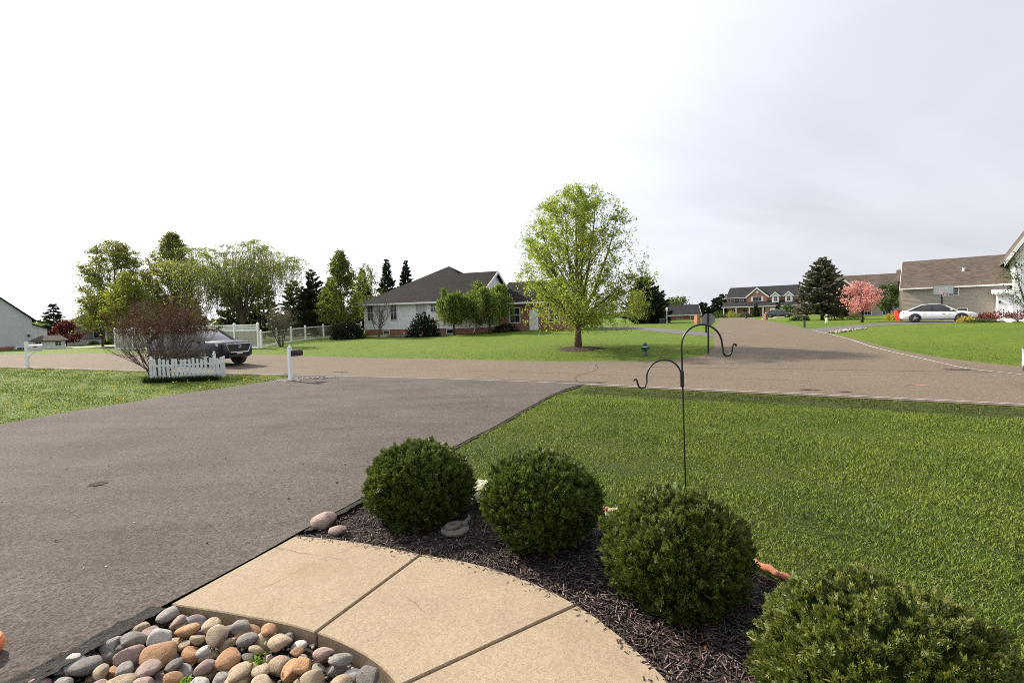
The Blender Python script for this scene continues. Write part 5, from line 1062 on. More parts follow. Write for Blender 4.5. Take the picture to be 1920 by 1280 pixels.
conifer('blue_spruce', 'large grey-green spruce beside the side street', 'tree', (37.5, 58.4), 7.5, 3.1, 42, nd_blue, m_dbark, z0=.75, p=.62, nlev=36, per=13, card=.42, cw=.10, droop=.05, up=.4, tr=.2)
conifer('cone_evergreen', 'dark cone shaped evergreen right of the big spruce', 'tree', (52.0, 76.5), 4.3, 1.15, 43, nd_dark, m_dbark, z0=.05, p=.6, nlev=18, per=11, card=.4, cw=.16, up=.9)
clump('golden_shrub', 'yellow-green shrub at the foot of the big spruce', 'shrub', (38.6, 57.8), 1.1, 1.0, 1.5, 44, lf_maple, n=500, leaf=.2)
clump('low_shrub', 'low dark shrub left of the big spruce trunk', 'shrub', (34.3, 57.5), 1.2, 1.0, .6, 45, lf_yew, n=400, leaf=.2)
clump('low_shrub', 'low dark shrub behind the pink tree trunk', 'shrub', (39.5, 55.5), 1.0, .8, .75, 46, lf_maple, n=350, leaf=.18)
decid('pink_tree', 'pink flowering dogwood beside the tan house driveway', 'tree', (33.2, 45.8), 3.85, [(.28, 1.1), (.42, 1.75), (.62, 1.85), (.82, 1.4), (1, .4)], 47, lf_pink, m_dbark, n_limb=16, n_sec=230, per=19, leaf=.15, sig=.15, tr=.11, th=.8, lead=2)
decid('green_tree', 'dark green tree at the left corner of the tan house', 'tree', (46.8, 60.0), 4.3, [(.25, 1.3), (.45, 2.0), (.7, 1.8), (.9, 1.1), (1, .4)], 48, lf_green, m_dbark, n_limb=14, n_sec=190, per=20, leaf=.2, sig=.2, tr=.12, th=1.0)
decid('street_tree', 'sparse green tree before the white gabled front at right edge', 'tree', (38.35, 36.0), 5.8, [(.22, 1.6), (.4, 2.4), (.6, 2.2), (.8, 1.5), (1, .4)], 49, lf_green, m_dbark, n_limb=14, n_sec=130, per=11, leaf=.14, sig=.14, tr=.09, th=1.1)
for k, (x, y, r_, hh) in enumerate([(39.3, 40.2, 1.2, .75), (38.9, 38.6, 1.4, 1.0), (39.8, 37.4, 1.5, 1.0)]):
    clump('red_barberry', ['leftmost dark red barberry before the white garage', 'middle dark red barberry before the white garage', 'rightmost dark red barberry at the right edge'][k], 'shrub', (x, y), r_, r_ * .8, hh, 100 + k, lf_red, n=700, leaf=.14, spiky=.15, group='red barberries by the garage')
clump('yellow_shrub', 'golden yellow shrub before the white sedan front wheel', 'shrub', (36.9, 39.2), .85, .6, .55, 105, lf_yellow, n=500, leaf=.13)
clump('yellow_shrub', 'golden yellow shrub at the tan house left corner', 'shrub', (38.7, 49.4), .7, .5, .8, 106, lf_yellow, n=350, leaf=.14)
clump('low_juniper', 'low dark green juniper before the red barberries', 'shrub', (37.0, 37.9), 1.3, .6, .35, 107, nd_hedge, n=500, leaf=.14)
for k, (x, y) in enumerate([(38.2, 37.6), (37.6, 36.4), (39.0, 36.6), (40.3, 35.6)]):
    r = thing('garden_rock', 'pale garden rock below the red barberries', 'rock', (x, y, z1(x, y)), k * 1.3, 'pale rocks below the barberries')
    bm = bmesh.new(); bmesh.ops.create_icosphere(bm, subdivisions=2, radius=1)
    for v in bm.verts: v.co = Vector((v.co.x * .4, v.co.y * .3, v.co.z * .2 + .1)) * (1 + .2 * math.sin(v.co.x * 5 + k))
    me = bpy.data.meshes.new('stone'); bm.to_mesh(me); bm.free(); link('stone', me, m_farconc, r)
# far-off wood that reads as one mass
rng = np.random.default_rng(77); n = 9000; az = rng.uniform(-1.15, 1.15, n); dist = rng.uniform(230, 330, n)
hmax = 2.6 + 2.2 * (np.sin(az * 23) * .5 + np.sin(az * 57 + 1) * .3 + .4)
P = np.stack([dist * np.sin(az), dist * np.cos(az), rng.uniform(0, 1, n) ** .7 * hmax + .6], 1); V, F = leaf_quads(rng, P, 2.2, .8)
tag(npmesh('distant_woods', V, F, lf_far), 'hazy green line of distant trees along the horizon', 'trees', kind='stuff')

# ------------------------------------------------------------------ foreground: clipped arborvitae globes
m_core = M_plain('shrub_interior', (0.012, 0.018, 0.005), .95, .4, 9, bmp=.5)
def globe(label, c, R, Hh, seed, leafm, n=3300, q=1.0, tipm=None):
    rng = np.random.default_rng(seed); root = thing('globe_arborvitae', label, 'shrub', (c[0], c[1], -.03), 0, 'clipped arborvitae globes in the mulch bed')
    cz = Hh - R * .80; sz = .80
    K = 520; i_ = np.arange(K) + .5; ph_ = np.arccos(1 - 2 * i_ / K); th_ = PI * (1 + 5 ** .5) * i_
    cl_ = np.stack([np.cos(th_) * np.sin(ph_), np.sin(th_) * np.sin(ph_), np.cos(ph_)], 1) + rng.normal(0, .028, (K, 3)); cl_ /= np.linalg.norm(cl_, axis=1)[:, None]
    ch = rng.uniform(.0, 1.0, K); ph = rng.uniform(0, 6.28, 5)
    def base_r(u):
        a = np.arctan2(u[:, 1], u[:, 0]); return R * (.925 + .030 * np.sin(3 * a + ph[0] + 2 * u[:, 2]) + .035 * np.sin(5 * a + ph[1] - 5 * u[:, 2]) + .02 * np.sin(9 * a + ph[2] + 7 * u[:, 2]))
    rad = base_r
    k_ = rng.integers(0, K, n); off = rng.normal(0, .040, (n, 3)); off[:, 2] *= 1.7; u = cl_[k_] + off; u /= np.linalg.norm(u, axis=1)[:, None]; dd_ = np.linalg.norm(u - cl_[k_], axis=1)
    r = base_r(u) + R * (.12 * ch[k_] + .02) * np.exp(-(dd_ / .06) ** 2) - R * rng.uniform(0, .05, n); keep = u[:, 2] > -.93; u = u[keep]; r = r[keep]
    P = u * r[:, None]; P[:, 2] *= sz; P[:, 2] += cz; keep = P[:, 2] > .0; P = P[keep]; u = u[keep]; n = len(P)
    d = u * .8 + np.array((0, 0, .55)) + rng.normal(0, .38, (n, 3)); d /= np.linalg.norm(d, axis=1)[:, None]
    t = np.cross(d, u + rng.normal(0, .5, (n, 3))); t /= np.linalg.norm(t, axis=1)[:, None]
    nr = np.cross(d, t); S = rng.uniform(.7, 1.3, n) * q * np.where(rng.uniform(size=n) < .035, 1.8, 1.0)
    Vs = []
    for (al, sd, ln, wd) in [(0.0, 0, .045, .005), (.010, 1, .032, .0055), (.010, -1, .032, .0055), (.027, 1, .032, .0055), (.027, -1, .032, .0055), (.044, .9, .028, .005), (.044, -.9, .028, .005), (.058, .6, .024, .0045), (.058, -.6, .024, .0045), (.036, 0, .05, .005)]:
        j = rng.normal(0, .12, (n, 1)); b0 = P + d * (al - .05) * S[:, None]; dd = d + t * (sd * .85 + j) + nr * rng.normal(0, .22, (n, 1)); dd /= np.linalg.norm(dd, axis=1)[:, None]
        ww = np.cross(dd, nr); ww /= np.linalg.norm(ww, axis=1)[:, None]; l = ln * S[:, None]; w2 = wd * S[:, None]
        Vs.append(np.stack([b0, b0 + dd * l * .55 + ww * w2, b0 + dd * l, b0 + dd * l * .55 - ww * w2], 1))
    tipsel = (u[:, 2] > -.1) & (rng.uniform(size=n) < .55)
    for nm, sel, mt in (('foliage', np.concatenate(Vs[:7] + [v[~tipsel] for v in Vs[7:]]), leafm), ('new_growth', np.concatenate([v[tipsel] for v in Vs[7:]]), tipm)):
        V = sel.reshape(-1, 3); V[:, 2] = np.maximum(V[:, 2], .0); F = np.arange(len(V)).reshape(-1, 4); npmesh(nm, V, F, mt, root)
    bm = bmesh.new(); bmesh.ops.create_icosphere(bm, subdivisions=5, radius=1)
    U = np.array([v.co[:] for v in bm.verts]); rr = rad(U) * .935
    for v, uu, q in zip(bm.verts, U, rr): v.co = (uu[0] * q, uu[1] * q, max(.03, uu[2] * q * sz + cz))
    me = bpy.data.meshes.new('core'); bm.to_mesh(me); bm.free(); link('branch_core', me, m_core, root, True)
    b = MB(); b.tube([(0, 0, -.05), (.02, 0, .15), (0, 0, .3)], [.05, .04, .03], 8); b.build('trunk', m_dbark, root)
    return root
ar1 = M_leaf('arborvitae_dark', (0.024, 0.044, 0.006), (0.062, 0.096, 0.012), (0.112, 0.146, 0.024), .3, .55, .5)
ar2 = M_leaf('arborvitae_mid', (0.026, 0.045, 0.006), (0.072, 0.102, 0.013), (0.130, 0.155, 0.030), .3, .55, .5)
ar3 = M_leaf('arborvitae_light', (0.028, 0.045, 0.006), (0.082, 0.108, 0.014), (0.155, 0.170, 0.038), .3, .55, .5)
tp1 = M_leaf('arborvitae_tip', (0.07, 0.105, 0.014), (0.115, 0.155, 0.024), None, .35, .5, .5); tp2 = M_leaf('arborvitae_tip_mid', (0.085, 0.115, 0.015), (0.145, 0.17, 0.03), None, .35, .5, .5); tp3 = M_leaf('arborvitae_tip_light', (0.10, 0.122, 0.017), (0.185, 0.192, 0.04), None, .35, .5, .5)
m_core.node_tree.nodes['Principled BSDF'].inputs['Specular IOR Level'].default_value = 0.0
globe('clipped globe shrub farthest away, beside the driveway', (-1.06, 5.22), .59, .81, 1, ar1, 10000, .86, tp1)
globe('second clipped globe shrub from the driveway, beside white flowers', (.23, 4.50), .56, .87, 2, ar1, 10500, .82, tp1)
globe('third clipped globe shrub in front of the shepherd hook', (1.21, 3.62), .565, .785, 3, ar2, 12500, .76, tp2)
globe('nearest clipped globe shrub at the bottom right, yellowish tips', (1.74, 2.23), .56, .81, 4, ar3, 14500, .66, tp3)

# shepherd hook
def arc(c, r, a0, a1, n): return [(c[0] + r * math.cos(a), c[1], c[2] + r * math.sin(a)) for a in np.linspace(a0, a1, n)]
r = thing('shepherd_hook', 'black double shepherd hook plant stand on the front lawn', 'plant stand', (1.95, 5.45, 0), math.radians(3)); r.rotation_euler = (0, -.022, math.radians(3))
R_ = .235
path = [(0, 0, -.15), (0, 0, .9), (0, 0, 1.60), (0, 0, 1.74)] + arc((R_, 0, 1.74), R_, PI, 0, 15)[1:] + [(2 * R_ + .005, 0, 1.70), (2 * R_ + .01, 0, 1.665)] + arc((2 * R_ + .06, 0, 1.655), .05, PI, 2 * PI - .1, 8) + [(2 * R_ + .118, 0, 1.70)] + arc((2 * R_ + .142, 0, 1.715), .022, PI, -.2, 6)
b = MB(); b.tube(path, [.0085] * 2 + [.011] * (len(path) - 2), 8); b.build('main_hook', m_black, r, True)
R2 = .20
path = [(-.012, 0, 1.30), (-.012, 0, 1.42)] + arc((-.012 - R2, 0, 1.40), R2, .12, PI, 14) + [(-.012 - 2 * R2, 0, 1.345)] + arc((-.012 - 2 * R2 - .055, 0, 1.335), .045, 0, -PI + .1, 8) + [(-.012 - 2 * R2 - .108, 0, 1.365)] + arc((-.012 - 2 * R2 - .130, 0, 1.375), .020, 0, PI, 6)
b = MB(); b.tube(path, .010, 8); b.build('side_hook', m_black, r, True)
b = MB(); b.lathe([(.020, 1.28), (.022, 1.29), (.022, 1.46), (.016, 1.47)], 10, (-.005, 0, 0)); b.build('sleeve', m_black, r)
b = MB(); b.tube([(0, .0, .02), (0.12, 0, .02), (.13, 0, -.12)], .007, 5); b.build('ground_prong', m_black, r)

# river stones
stone_cols = {'grey': ((0.22, 0.20, 0.185), (0.36, 0.33, 0.305)), 'dark': ((0.12, 0.105, 0.10), (0.20, 0.18, 0.165)), 'tan': ((0.33, 0.25, 0.165), (0.50, 0.385, 0.26)), 'rust': ((0.34, 0.17, 0.08), (0.48, 0.28, 0.14)), 'pink': ((0.28, 0.19, 0.165), (0.40, 0.29, 0.255)), 'pale': ((0.42, 0.395, 0.36), (0.56, 0.53, 0.49))}
def M_stone(k):
    c1, c2 = stone_cols[k]; m, t, b = nodes_mat('stone_' + k); v = coords(t, 1.0)
    oi = t.nodes.new('ShaderNodeObjectInfo'); ad = t.nodes.new('ShaderNodeVectorMath'); ad.operation = 'ADD'
    cx_ = t.nodes.new('ShaderNodeCombineXYZ'); lnk(t, tmath(t, 'MULTIPLY', oi.outputs['Random'], 37.0), cx_.inputs[0]); lnk(t, v, ad.inputs[0]); lnk(t, cx_.outputs[0], ad.inputs[1])
    f1 = noise(t, ad.outputs[0], 1.9, 6, .65); f2 = noise(t, ad.outputs[0], 13.0, 5, .75)
    wv = t.nodes.new('ShaderNodeTexWave'); wv.inputs['Scale'].default_value = 1.3; wv.inputs['Distortion'].default_value = 7.0; wv.inputs['Detail'].default_value = 4; lnk(t, ad.outputs[0], wv.inputs['Vector'])
    col = mixc(t, .45, ramp(t, f1, [(.36, sc3(c1, .7)), (.46, c1), (.60, c2), (.70, sc3(c2, .55))]), ramp(t, f2, [(.3, sc3(c1, .7)), (.7, sc3(c2, 1.1))]))
    col = mixc(t, 1.0, col, ramp(t, oi.outputs['Random'], [(0, (.72,) * 3), (1, (1.12,) * 3)]), 'MULTIPLY')
    col = mixc(t, .14, col, mixc(t, wv.outputs['Fac'], sc3(c1, .75), sc3(c2, 1.15)))
    lnk(t, col, b.inputs['Base Color']); b.inputs['Roughness'].default_value = .8; bump(t, b, tmath(t, 'ADD', f1, tmath(t, 'MULTIPLY', f2, .5)), .5, .12); return m
SM = {k: M_stone(k) for k in stone_cols}
SMESH = {}
def stone_mesh(k, var):
    if (k, var) in SMESH: return SMESH[(k, var)]
    rs = np.random.default_rng(500 + var); bm = bmesh.new(); bmesh.ops.create_icosphere(bm, subdivisions=3, radius=1)
    ph = rs.uniform(0, 6.28, 6); ax = rs.normal(size=(5, 3)); ax /= np.linalg.norm(ax, axis=1)[:, None]; cut = rs.uniform(.55, .85, 5)
    for v in bm.verts:
        p = np.array(v.co); s = 1 + .07 * math.sin(2.3 * p[0] + ph[0]) + .06 * math.sin(3.1 * p[1] + ph[1]) + .05 * math.sin(2.7 * p[2] + ph[2] + p[0])
        p = p * s
        for a_, c_ in zip(ax, cut):      # soft facets
            dd = p @ a_ - c_
            if dd > 0: p = p - a_ * dd * .85
        v.co = p
    me = bpy.data.meshes.new('stone'); bm.to_mesh(me); bm.free(); me.materials.append(SM[k]); me.polygons.foreach_set('use_smooth', [True] * len(me.polygons))
    SMESH[(k, var)] = me; return me
adj_s = {'grey': 'grey', 'dark': 'charcoal', 'tan': 'tan', 'rust': 'orange-brown', 'pink': 'pinkish', 'pale': 'whitish'}
def stone_label(k, size, x, y):
    sz = 'small' if size < .13 else 'large' if size > .165 else 'medium'
    di = min(math.hypot(x - a, y - b2) for a, b2 in catmull(WALK_IN, 60)); de = abs(x - float(driveX(y)))
    if y > 3.25: pl = 'near the walkway corner by the driveway'
    elif di < .2: pl = 'against the curved walkway edge'
    elif de < .35: pl = 'along the driveway edge'
    elif y < 2.62: pl = 'at the near end of the stone bed'
    elif x < -2.2: pl = 'in the left part of the stone bed'
    elif x < -1.5: pl = 'in the middle of the stone bed'
    else: pl = 'in the right part of the stone bed'
    return f'{sz} {adj_s[k]} river stone {pl}'
rs = random.Random(17); placed = []
SB = [(x, y) for x, y in STONEBED]
def put_stone(x, y, z, size, k, tilt=.25):
    o = bpy.data.objects.new('river_stone', stone_mesh(k, rs.randrange(5))); C.objects.link(o)
    a = size * rs.uniform(.85, 1.25); o.scale = (a * .5, a * rs.uniform(.62, .85) * .5, a * rs.uniform(.42, .62) * .5)
    o.location = (x, y, z); o.rotation_euler = (rs.gauss(0, tilt), rs.gauss(0, tilt), rs.uniform(0, 6.28)); tag(o, stone_label(k, size, x, y), 'stone', 'river stones in the stone bed'); return o
kinds = ['grey'] * 7 + ['dark'] * 3 + ['tan'] * 7 + ['rust'] * 3 + ['pink'] * 3 + ['pale'] * 2
for layer, (zz, dmin, cnt) in enumerate([(-.080, .105, 3000), (-.015, .125, 2400)]):
    pts2 = []
    for _ in range(cnt):
        x, y = rs.uniform(-3.25, -.35), rs.uniform(2.3, 3.62)
        if not bool(inpoly(np.array([x]), np.array([y]), SB)[0]): continue
        if layer == 1 and (y > 3.34 + .0 * x and x < -2.45): continue
        if bool(inpoly(np.array([x + .05]), np.array([y + .05]), POLY_WALK)[0]): continue
        if any((x - a) ** 2 + (y - b2) ** 2 < dmin ** 2 for a, b2 in pts2): continue
        pts2.append((x, y))
    for x, y in pts2: put_stone(x, y, zz + rs.uniform(-.012, .018), rs.choice([.10, .125, .14, .155, .175, .20]), rs.choice(kinds))
for x, y, zz, sz_, k in [(-2.56, 3.44, .0, .17, 'grey'), (-2.66, 3.30, -.02, .2, 'tan'), (-2.44, 3.36, -.015, .15, 'pink'), (-2.74, 3.14, -.02, .2, 'grey'), (-2.60, 3.16, .0, .17, 'dark'), (-2.82, 2.96, -.01, .2, 'pale'), (-2.88, 2.78, -.01, .18, 'pink')]: put_stone(x, y, zz, sz_, k)
# two stones at the walkway's driveway corner
for (x, y, sx, sy, sz_, k, rz_, lab) in [(-2.02, 4.98, .15, .11, .085, 'pink', .2, 'large round pinkish stone at the walkway corner by the driveway'), (-1.80, 4.76, .11, .065, .045, 'pink', -.25, 'small flat stone beside the large pinkish corner stone')]:
    o = bpy.data.objects.new('corner_stone', stone_mesh(k, 1)); C.objects.link(o); o.scale = (sx, sy, sz_); o.location = (x, y, .01 + sz_ * .3); o.rotation_euler = (.1, -.08, rz_); tag(o, lab, 'stone')
# pebbles at the mailbox and rocks at the culvert
def rubble(name, label, poly, n, size, seed, mats, cat='stones'):
    rng = np.random.default_rng(seed); bm = bmesh.new(); xs = [p[0] for p in poly]; ys = [p[1] for p in poly]; k = 0
    while k < n:
        x, y = rng.uniform(min(xs), max(xs)), rng.uniform(min(ys), max(ys))
        if not inpoly(np.array([x]), np.array([y]), poly)[0]: continue
        k += 1; s = size * rng.uniform(.5, 1.2)
        mtx = Matrix.Translation((x, y, z1(x, y) + s * .2)) @ Matrix.Rotation(rng.uniform(0, 6.28), 4, 'Z') @ Matrix.Rotation(rng.normal(0, .3), 4, 'X') @ Matrix.Diagonal((s * .5, s * .36, s * .28, 1))
        bmesh.ops.create_icosphere(bm, subdivisions=1, radius=1, matrix=mtx)
    me = bpy.data.meshes.new(name); bm.to_mesh(me); bm.free(); o = link(name, me, None, None, True)
    for m_ in mats: me.materials.append(m_)
    nf = 20 ; me.polygons.foreach_set('material_index', np.repeat(rng.integers(0, len(mats), n), len(me.polygons) // n).astype(np.int32)); return tag(o, label, cat, kind='stuff')
m_rb = M_leaf('rubble_stone', (0.10, 0.085, 0.08), (0.24, 0.20, 0.18), (0.42, 0.38, 0.35), 0.0, .85)
rubble('pebble_bed', 'loose grey pebbles around the white mailbox post', [(-8.6, 17.3), (-8.2, 17.1), (-7.6, 17.8), (-6.6, 18.1), (-6.9, 18.5), (-8.3, 18.3)], 170, .14, 3, [m_rb])
rubble('culvert_rocks', 'tumbled pinkish rocks beside the tan house driveway mouth', [(20.2, 31.0), (20.9, 30.9), (25.0, 34.0), (25.2, 34.9), (22.0, 33.2)], 200, .2, 4, [m_rb])
rubble('asphalt_crumbs', 'dark asphalt crumbs along the driveway edge beside the stone bed', [(-3.35, 2.2), (-2.78, 3.5), (-2.62, 3.5), (-2.95, 2.6), (-3.1, 2.2)], 420, .035, 6, [MATS['crumbled_asphalt']], 'asphalt')
rng = np.random.default_rng(31); V_, F_ = [], []; n_ = 420; X = rng.uniform(-11, 1, n_); Y = 2.2 + rng.uniform(0, 1, n_) ** 1.6 * 12; k = inpoly(X, Y, POLY_DRIVE); X, Y = X[k], Y[k]
V, F = leaf_quads(rng, np.stack([X, Y, zt(X, Y) + .034], 1), rng.uniform(.012, .035, len(X)), .7, ax=np.stack([rng.normal(size=len(X)), rng.normal(size=len(X)), np.zeros(len(X))], 1)); tag(npmesh('driveway_grit', V, F, m_rb), 'fine grit and leaf bits scattered over the driveway', 'grit', kind='stuff')
m_stain = M_speckle('oil_stain', (.010, .009, .008), (.036, .031, .028), (.085, .074, .067), 62.0, bstr=.9, bd=.012)
for k, (x, y, rx, ry) in enumerate([(-5.6, 6.4, .10, .09), (-7.2, 5.6, .12, .10)]): blob('oil_stain', (x, y), rx, ry, .3, m_stain, drive, dz=.031, seed=40 + k)
rubble('bed_grit', 'fine dirty gravel filling the gaps between river stones', STONEBED[:9] + [(-.5, 2.2), (-3.1, 2.25), (-2.95, 2.6)], 700, .035, 21, [m_rb], 'gravel').location.z = -.10
# terracotta edging pieces
m_terra = M_speckle('terracotta', (0.28, 0.10, 0.055), (0.42, 0.17, 0.095), (0.52, 0.25, 0.16), 70.0, 3.0, .3, bstr=.6)
for (x, y, l, rz_, lab) in [(2.02, 3.76, .42, -1.09, 'terracotta edging piece between the two nearest globe shrubs'), (.98, 5.04, .18, -.5, 'short terracotta edging piece behind the third globe shrub'), (-.52, 6.02, .12, -.3, 'small terracotta edging piece right of the farthest globe shrub')]:
    r = thing('edging_piece', lab, 'garden edging', (x, y, .035), rz_, 'terracotta edging'); b = MB()
    n = 9; b.tube([(-l / 2 + l * k / n, .006 * math.sin(k * 1.7), .012 + .006 * math.sin(k * 2.1)) for k in range(n + 1)], [.030 + .005 * math.sin(k * 1.9) for k in range(n + 1)], 8); b.build('log_edging', m_terra, r, True)
    b = MB(); b.box(-l / 2 + .03, -l / 2 + .05, -.01, .01, -.15, 0); b.build('ground_spike', m_terra, r)
# coiled stone garden ornament between the first two shrubs
m_orn = M_plain('mossy_stone', (0.17, 0.145, 0.125), .9, .25, 20, bmp=.6)
r = thing('garden_ornament', 'small curled stone ornament lying in mulch between two globe shrubs', 'ornament', (-.62, 4.78, -.02), .3)
b = MB(); b.tube([((.115 - .012 * a) * math.cos(a), (.085 - .009 * a) * math.sin(a), .035 + .004 * a) for a in np.linspace(0, 7.2, 30)], [.032 - .0005 * k for k in range(30)], 8); b.build('coil', m_orn, r, True)
b = MB(); b.lathe([(0, .0), (.15, .0), (.14, .03), (.0, .035)], 14); b.build('base', m_orn, r, True)
b = MB(); b.tube([(.10, .04, .04), (.16, .07, .07), (.17, .10, .10)], [.03, .022, .008], 7); b.build('tail', m_orn, r, True)
# orange tub at the left edge
m_otub = M_plain('orange_plastic', (0.75, 0.20, 0.075), .45, .06, 4)
r = thing('plastic_tub', 'orange rounded plastic tub on the driveway at the left edge', 'tub', (-3.43, 2.98, 0.028), 0)
b = MB(); b.lathe([(.0, .0), (.07, .0), (.10, .02), (.115, .06), (.105, .10), (.09, .105)], 18); b.build('tub_body', m_otub, r, True); b = MB(); b.lathe([(.085, .10), (.105, .098), (.105, .112), (.085, .112)], 18); b.build('rim', m_otub, r, True)
# white flowers
m_petal = M_leaf('white_petal', (0.70, 0.70, 0.66), (0.82, 0.82, 0.80), (0.86, 0.86, 0.82), .3); 
def flowers(label, c, R, seed, n=260):
    rng = np.random.default_rng(seed); root = thing('white_flowers', label, 'flowers', (c[0], c[1], -.02), 0, 'white candytuft clumps')
    a = rng.uniform(0, 6.28, n); q = np.sqrt(rng.uniform(0, 1, n)); P = np.stack([q * R * np.cos(a), q * R * np.sin(a) * 1.3, .05 + .12 * np.sqrt(1 - q ** 2 * .9) + rng.normal(0, .01, n)], 1)
    Q = np.concatenate([P + rng.normal(0, .008, P.shape) for _ in range(4)]); V, F = leaf_quads(rng, Q, .024, .9); npmesh('petals', V, F, m_petal, root)
    L_ = P[rng.integers(0, n, n * 2)] * np.array((1.1, 1.1, .6)) + rng.normal(0, .015, (n * 2, 3)); V, F = leaf_quads(rng, L_, .035, .3); npmesh('leaves', V, F, lf_green, root)
flowers('white flower clump between the first and second globe shrubs', (-.40, 5.60), .25, 1, 420); flowers('white flower clump between the second and third globe shrubs', (1.02, 4.75), .13, 2, 140)
# little weeds among the stones
for (x, y, lab) in [(-1.62, 2.92, 'green weed sprouting among the middle of the river stones'), (-1.95, 2.72, 'green weed sprouting among the river stones near bottom edge')]:
    rng = np.random.default_rng(int(x * -100)); root = thing('weed', lab, 'weed', (x, y, -.02)); P = rng.normal(0, .022, (26, 3)); P[:, 2] = np.abs(P[:, 2]) * 1.6 + .02
    V, F = leaf_quads(rng, P, .035, .5); npmesh('leaves', V, F, M_leaf('weed_leaf', (.12, .22, .02), (.18, .32, .03), None, .35), root)
    b = MB(); b.tube([(0, 0, -.04), (.01, 0, .03), (.0, .01, .06)], .002, 4); b.build('stem', lf_green, root)

# ------------------------------------------------------------------ mulch chips and grass
def prism_chips(rng, P, L, Wc, tilt):
    n = len(P); a = rng.uniform(0, 6.28, n); e = rng.normal(0, tilt, n)
    d = np.stack([np.cos(a) * np.cos(e), np.sin(a) * np.cos(e), np.sin(e)], 1); s = np.stack([-np.sin(a), np.cos(a), rng.normal(0, .35, n)], 1); s /= np.linalg.norm(s, axis=1)[:, None]; u = np.cross(d, s)
    l = (L * rng.uniform(.5, 1.3, n))[:, None] / 2; w_ = (Wc * rng.uniform(.6, 1.4, n))[:, None] / 2
    c = [s * w_, -s * w_ * .8 + u * w_ * .2, u * w_ * .7]
    V = np.stack([P - d * l + c[0], P - d * l + c[1], P - d * l + c[2], P + d * l + c[0] * .6, P + d * l + c[1] * .8, P + d * l + c[2] * .5], 1).reshape(-1, 3)
    b = (np.arange(n) * 6)[:, None]; F = np.concatenate([b + np.array([[0, 1, 4, 3]]), b + np.array([[1, 2, 5, 4]]), b + np.array([[2, 0, 3, 5]])])
    return V, F
rng = np.random.default_rng(9); n = 48000; X = rng.uniform(-2.3, 2.6, n); Y = rng.uniform(1.2, 6.1, n); k = inpoly(X, Y, BED); X, Y = X[k], Y[k]
keep = rng.uniform(size=len(X)) < np.clip((5.2 / np.maximum(Y, 2.2)) ** 1.4 * .5, .3, 1); X, Y = X[keep], Y[keep]
P = np.stack([X, Y, -.03 + rng.uniform(0, .022, len(X))], 1); V, F = prism_chips(rng, P, .055, .014, .25)
m_chip = M_leaf('mulch_chip', (0.022, 0.015, 0.013), (0.065, 0.046, 0.042), (0.19, 0.14, 0.13), 0.0, .7)
tt = rng.uniform(0, 1, 260); wo = catmull(WALK_OUT, 200)[(tt * 150).astype(int)]; ins = np.abs(rng.normal(0, .05, 260))[:, None]; ctr = np.array([(-1.2, 2.0)]); dv = ctr - wo; dv /= np.linalg.norm(dv, axis=1)[:, None]
P2 = np.concatenate([wo + dv * ins, np.full((260, 1), .004)], 1); V2, F2 = prism_chips(rng, P2, .03, .008, .05); V, F = np.concatenate([V, V2]), np.concatenate([F, F2 + len(V)])
tag(npmesh('mulch', V, F, m_chip), 'dark shredded bark mulch around the globe shrubs', 'mulch', kind='stuff')

def blades(rng, X, Y, Z, ln, wd, lean=.45, spread=None):
    n = len(X); a = rng.uniform(0, 6.28, n); th = np.abs(rng.normal(0, lean, n)); fa = rng.uniform(0, 6.28, n)
    d = np.stack([np.sin(th) * np.cos(a), np.sin(th) * np.sin(a), np.cos(th)], 1); s = np.stack([np.cos(fa), np.sin(fa), np.zeros(n)], 1)
    l = (ln * rng.uniform(.55, 1.25, n))[:, None]; w_ = (wd * rng.uniform(.7, 1.3, n))[:, None] / 2; P = np.stack([X, Y, Z - .01], 1)
    out_ = np.stack([np.cos(a), np.sin(a), np.zeros(n)], 1)
    V = np.stack([P, P + d * l * .5 + s * w_, P + d * l + out_ * l * .22 - np.array((0, 0, 1)) * l * .06, P + d * l * .5 - s * w_], 1).reshape(-1, 3)
    return V, np.arange(4 * n).reshape(n, 4)
def lawn_ok(X, Y):
    bad = inpoly(X, Y, POLY_ROAD) | inpoly(X, Y, POLY_STREET) | inpoly(X, Y, POLY_DRIVE) | inpoly(X, Y, BED) | inpoly(X, Y, POLY_WALK) | inpoly(X, Y, STONEBED) | inpoly(X, Y, POLY_FD1) | inpoly(X, Y, POLY_FD2)
    return ~bad & (np.abs(X) < Y * 1.14 + 1.2)
def grass(seed, box, density, ln, wd, extra=None, lean=.45):
    rng = np.random.default_rng(seed); x0, x1_, y0, y1 = box; n = int((x1_ - x0) * (y1 - y0) * density); X = rng.uniform(x0, x1_, n); Y = rng.uniform(y0, y1, n); k = lawn_ok(X, Y)
    if extra is not None: k &= extra(X, Y)
    X, Y = X[k], Y[k]
    hv = 1 + .2 * np.sin(X * .9 + Y * 2.3) + .35 * np.sin(X * 2.1 + np.sin(Y * 1.7) * 2) * np.cos(Y * 2.6 - X) + .15 * np.sin(X * 7 + Y * 5)
    l = ln * hv
    return blades(rng, X, Y, zt(X, Y), l, wd, lean)
def joinq(parts):
    Vs, Fs, b = [], [], 0
    for V, F in parts: Vs.append(V); Fs.append(F + b); b += len(V)
    return np.concatenate(Vs), np.concatenate(Fs)
right_side = lambda X, Y: (X > driveX(Y)) & ((nearY(X) - Y) * .87 > 1.6)
V, F = joinq([grass(1, (.8, 6.5, 1.6, 4.6), 5200, .05, .0085, right_side), grass(2, (-1.2, 9.5, 4.6, 7.5), 3000, .055, .010, right_side), grass(3, (-1.2, 14, 7.5, 11), 2000, .052, .012, right_side), grass(4, (-.2, 12, 11, 15.2), 1100, .06, .016, right_side)])
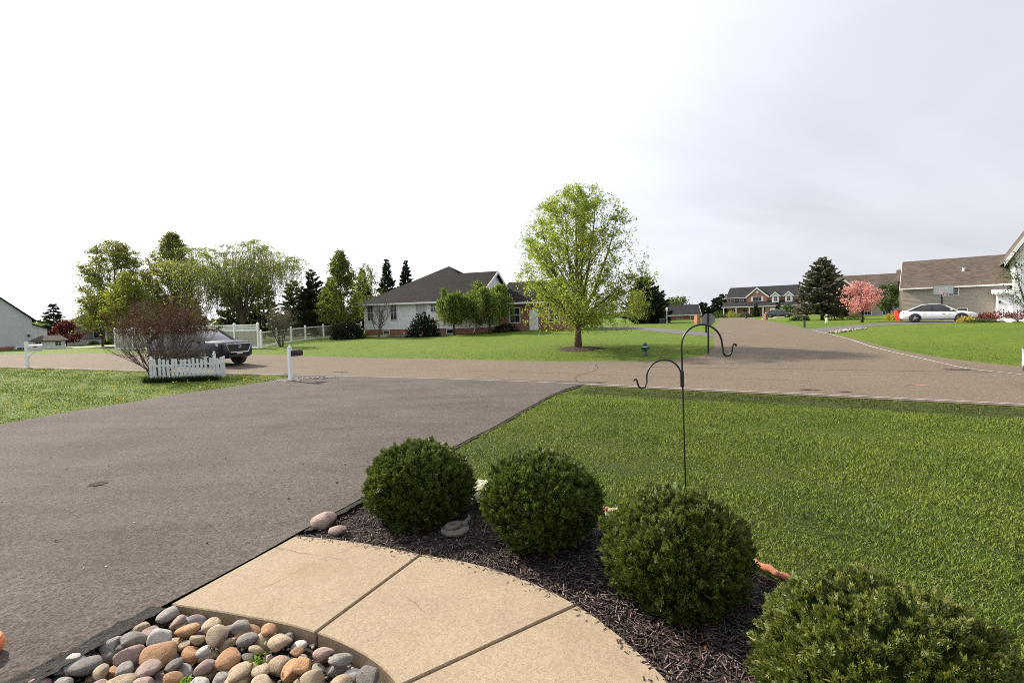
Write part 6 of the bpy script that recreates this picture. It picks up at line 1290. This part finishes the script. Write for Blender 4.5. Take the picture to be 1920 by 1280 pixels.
tag(npmesh('front_lawn_grass', V, F, m_blade), 'mown green grass of the front lawn right of the driveway', 'grass', kind='stuff')
V, F = joinq([grass(5, (-24, -8, 8.5, 22.5), 420, .04, .02, lambda X, Y: (Y < nearY(X)) & (X < -7.5))])
tag(npmesh('left_lawn_grass', V, F, m_blade), 'bright green grass of the lawn left of the driveway', 'grass', kind='stuff')
fade = lambda X, Y: np.random.default_rng(3).uniform(size=len(X)) < ss(32, 22, np.hypot(X, Y))
V, F = joinq([grass(6, (-18, 14, 21.5, 32), 200, .04, .022, fade), grass(7, (14, 30, 14, 32), 200, .05, .022, fade)])
tag(npmesh('corner_lawn_grass', V, F, m_blade), 'green grass of the lawns across the road', 'grass', kind='stuff')
m_weed = M_leaf('ditch_weed', (.040, .062, .009), (.075, .108, .013), (.15, .13, .04), .3)
V, F = joinq([grass(8, (-.5, 15, 7, 16), 1100, .038, .014, lambda X, Y: (X > driveX(Y) + .2) & ((nearY(X) - Y) * .87 > .08) & ((nearY(X) - Y) * .87 < 1.6), .7)])
tag(npmesh('ditch_grass', V, F, m_weed), 'darker weedy grass in the shallow roadside ditch', 'grass', kind='stuff')
# dandelions
rng = np.random.default_rng(12); n = 160; X = rng.uniform(-22, -9, n); Y = rng.uniform(11, 20.5, n); k = lawn_ok(X, Y) & (Y < nearY(X) - .2); X, Y = X[k], Y[k]
P = np.stack([X, Y, zt(X, Y) + .085], 1); V, F = leaf_quads(rng, np.repeat(P, 3, 0) + rng.normal(0, .008, (len(P) * 3, 3)), .055, 1.0)
tag(npmesh('dandelions', V, F, M_leaf('dandelion', (.55, .42, .02), (.70, .55, .03), None, .2)), 'yellow dandelions scattered over the left lawn', 'flowers', kind='stuff')
# strap leaved border plants along the picket fence
rng = np.random.default_rng(13); n = 1500; t = rng.uniform(-.08, 1.02, n); X = -12.9 + 1.95 * t + rng.normal(0, .05, n) + .06; Y = 17.2 + .75 * t + rng.normal(0, .05, n) - .14
V, F = blades(rng, X, Y, zt(X, Y), .24, .022, .6); tag(npmesh('border_plants', V, F, M_leaf('strap_leaf', (.015, .03, .008), (.03, .055, .012), (.06, .09, .02), .2)), 'dark strap-leaved plants along the foot of the picket fence', 'plants', kind='stuff')
# dead leaves at the foot of the third shrub
rng = np.random.default_rng(14); P = np.stack([rng.normal(1.1, .22, 40), rng.normal(3.08, .08, 40), rng.uniform(-.015, .01, 40)], 1); V, F = leaf_quads(rng, P, .028, .5)
tag(npmesh('dead_leaves', V, F, M_leaf('dead_leaf', (.10, .04, .018), (.17, .075, .03), None, .1)), 'rusty dead leaves on the mulch under the third globe shrub', 'leaves', kind='stuff')
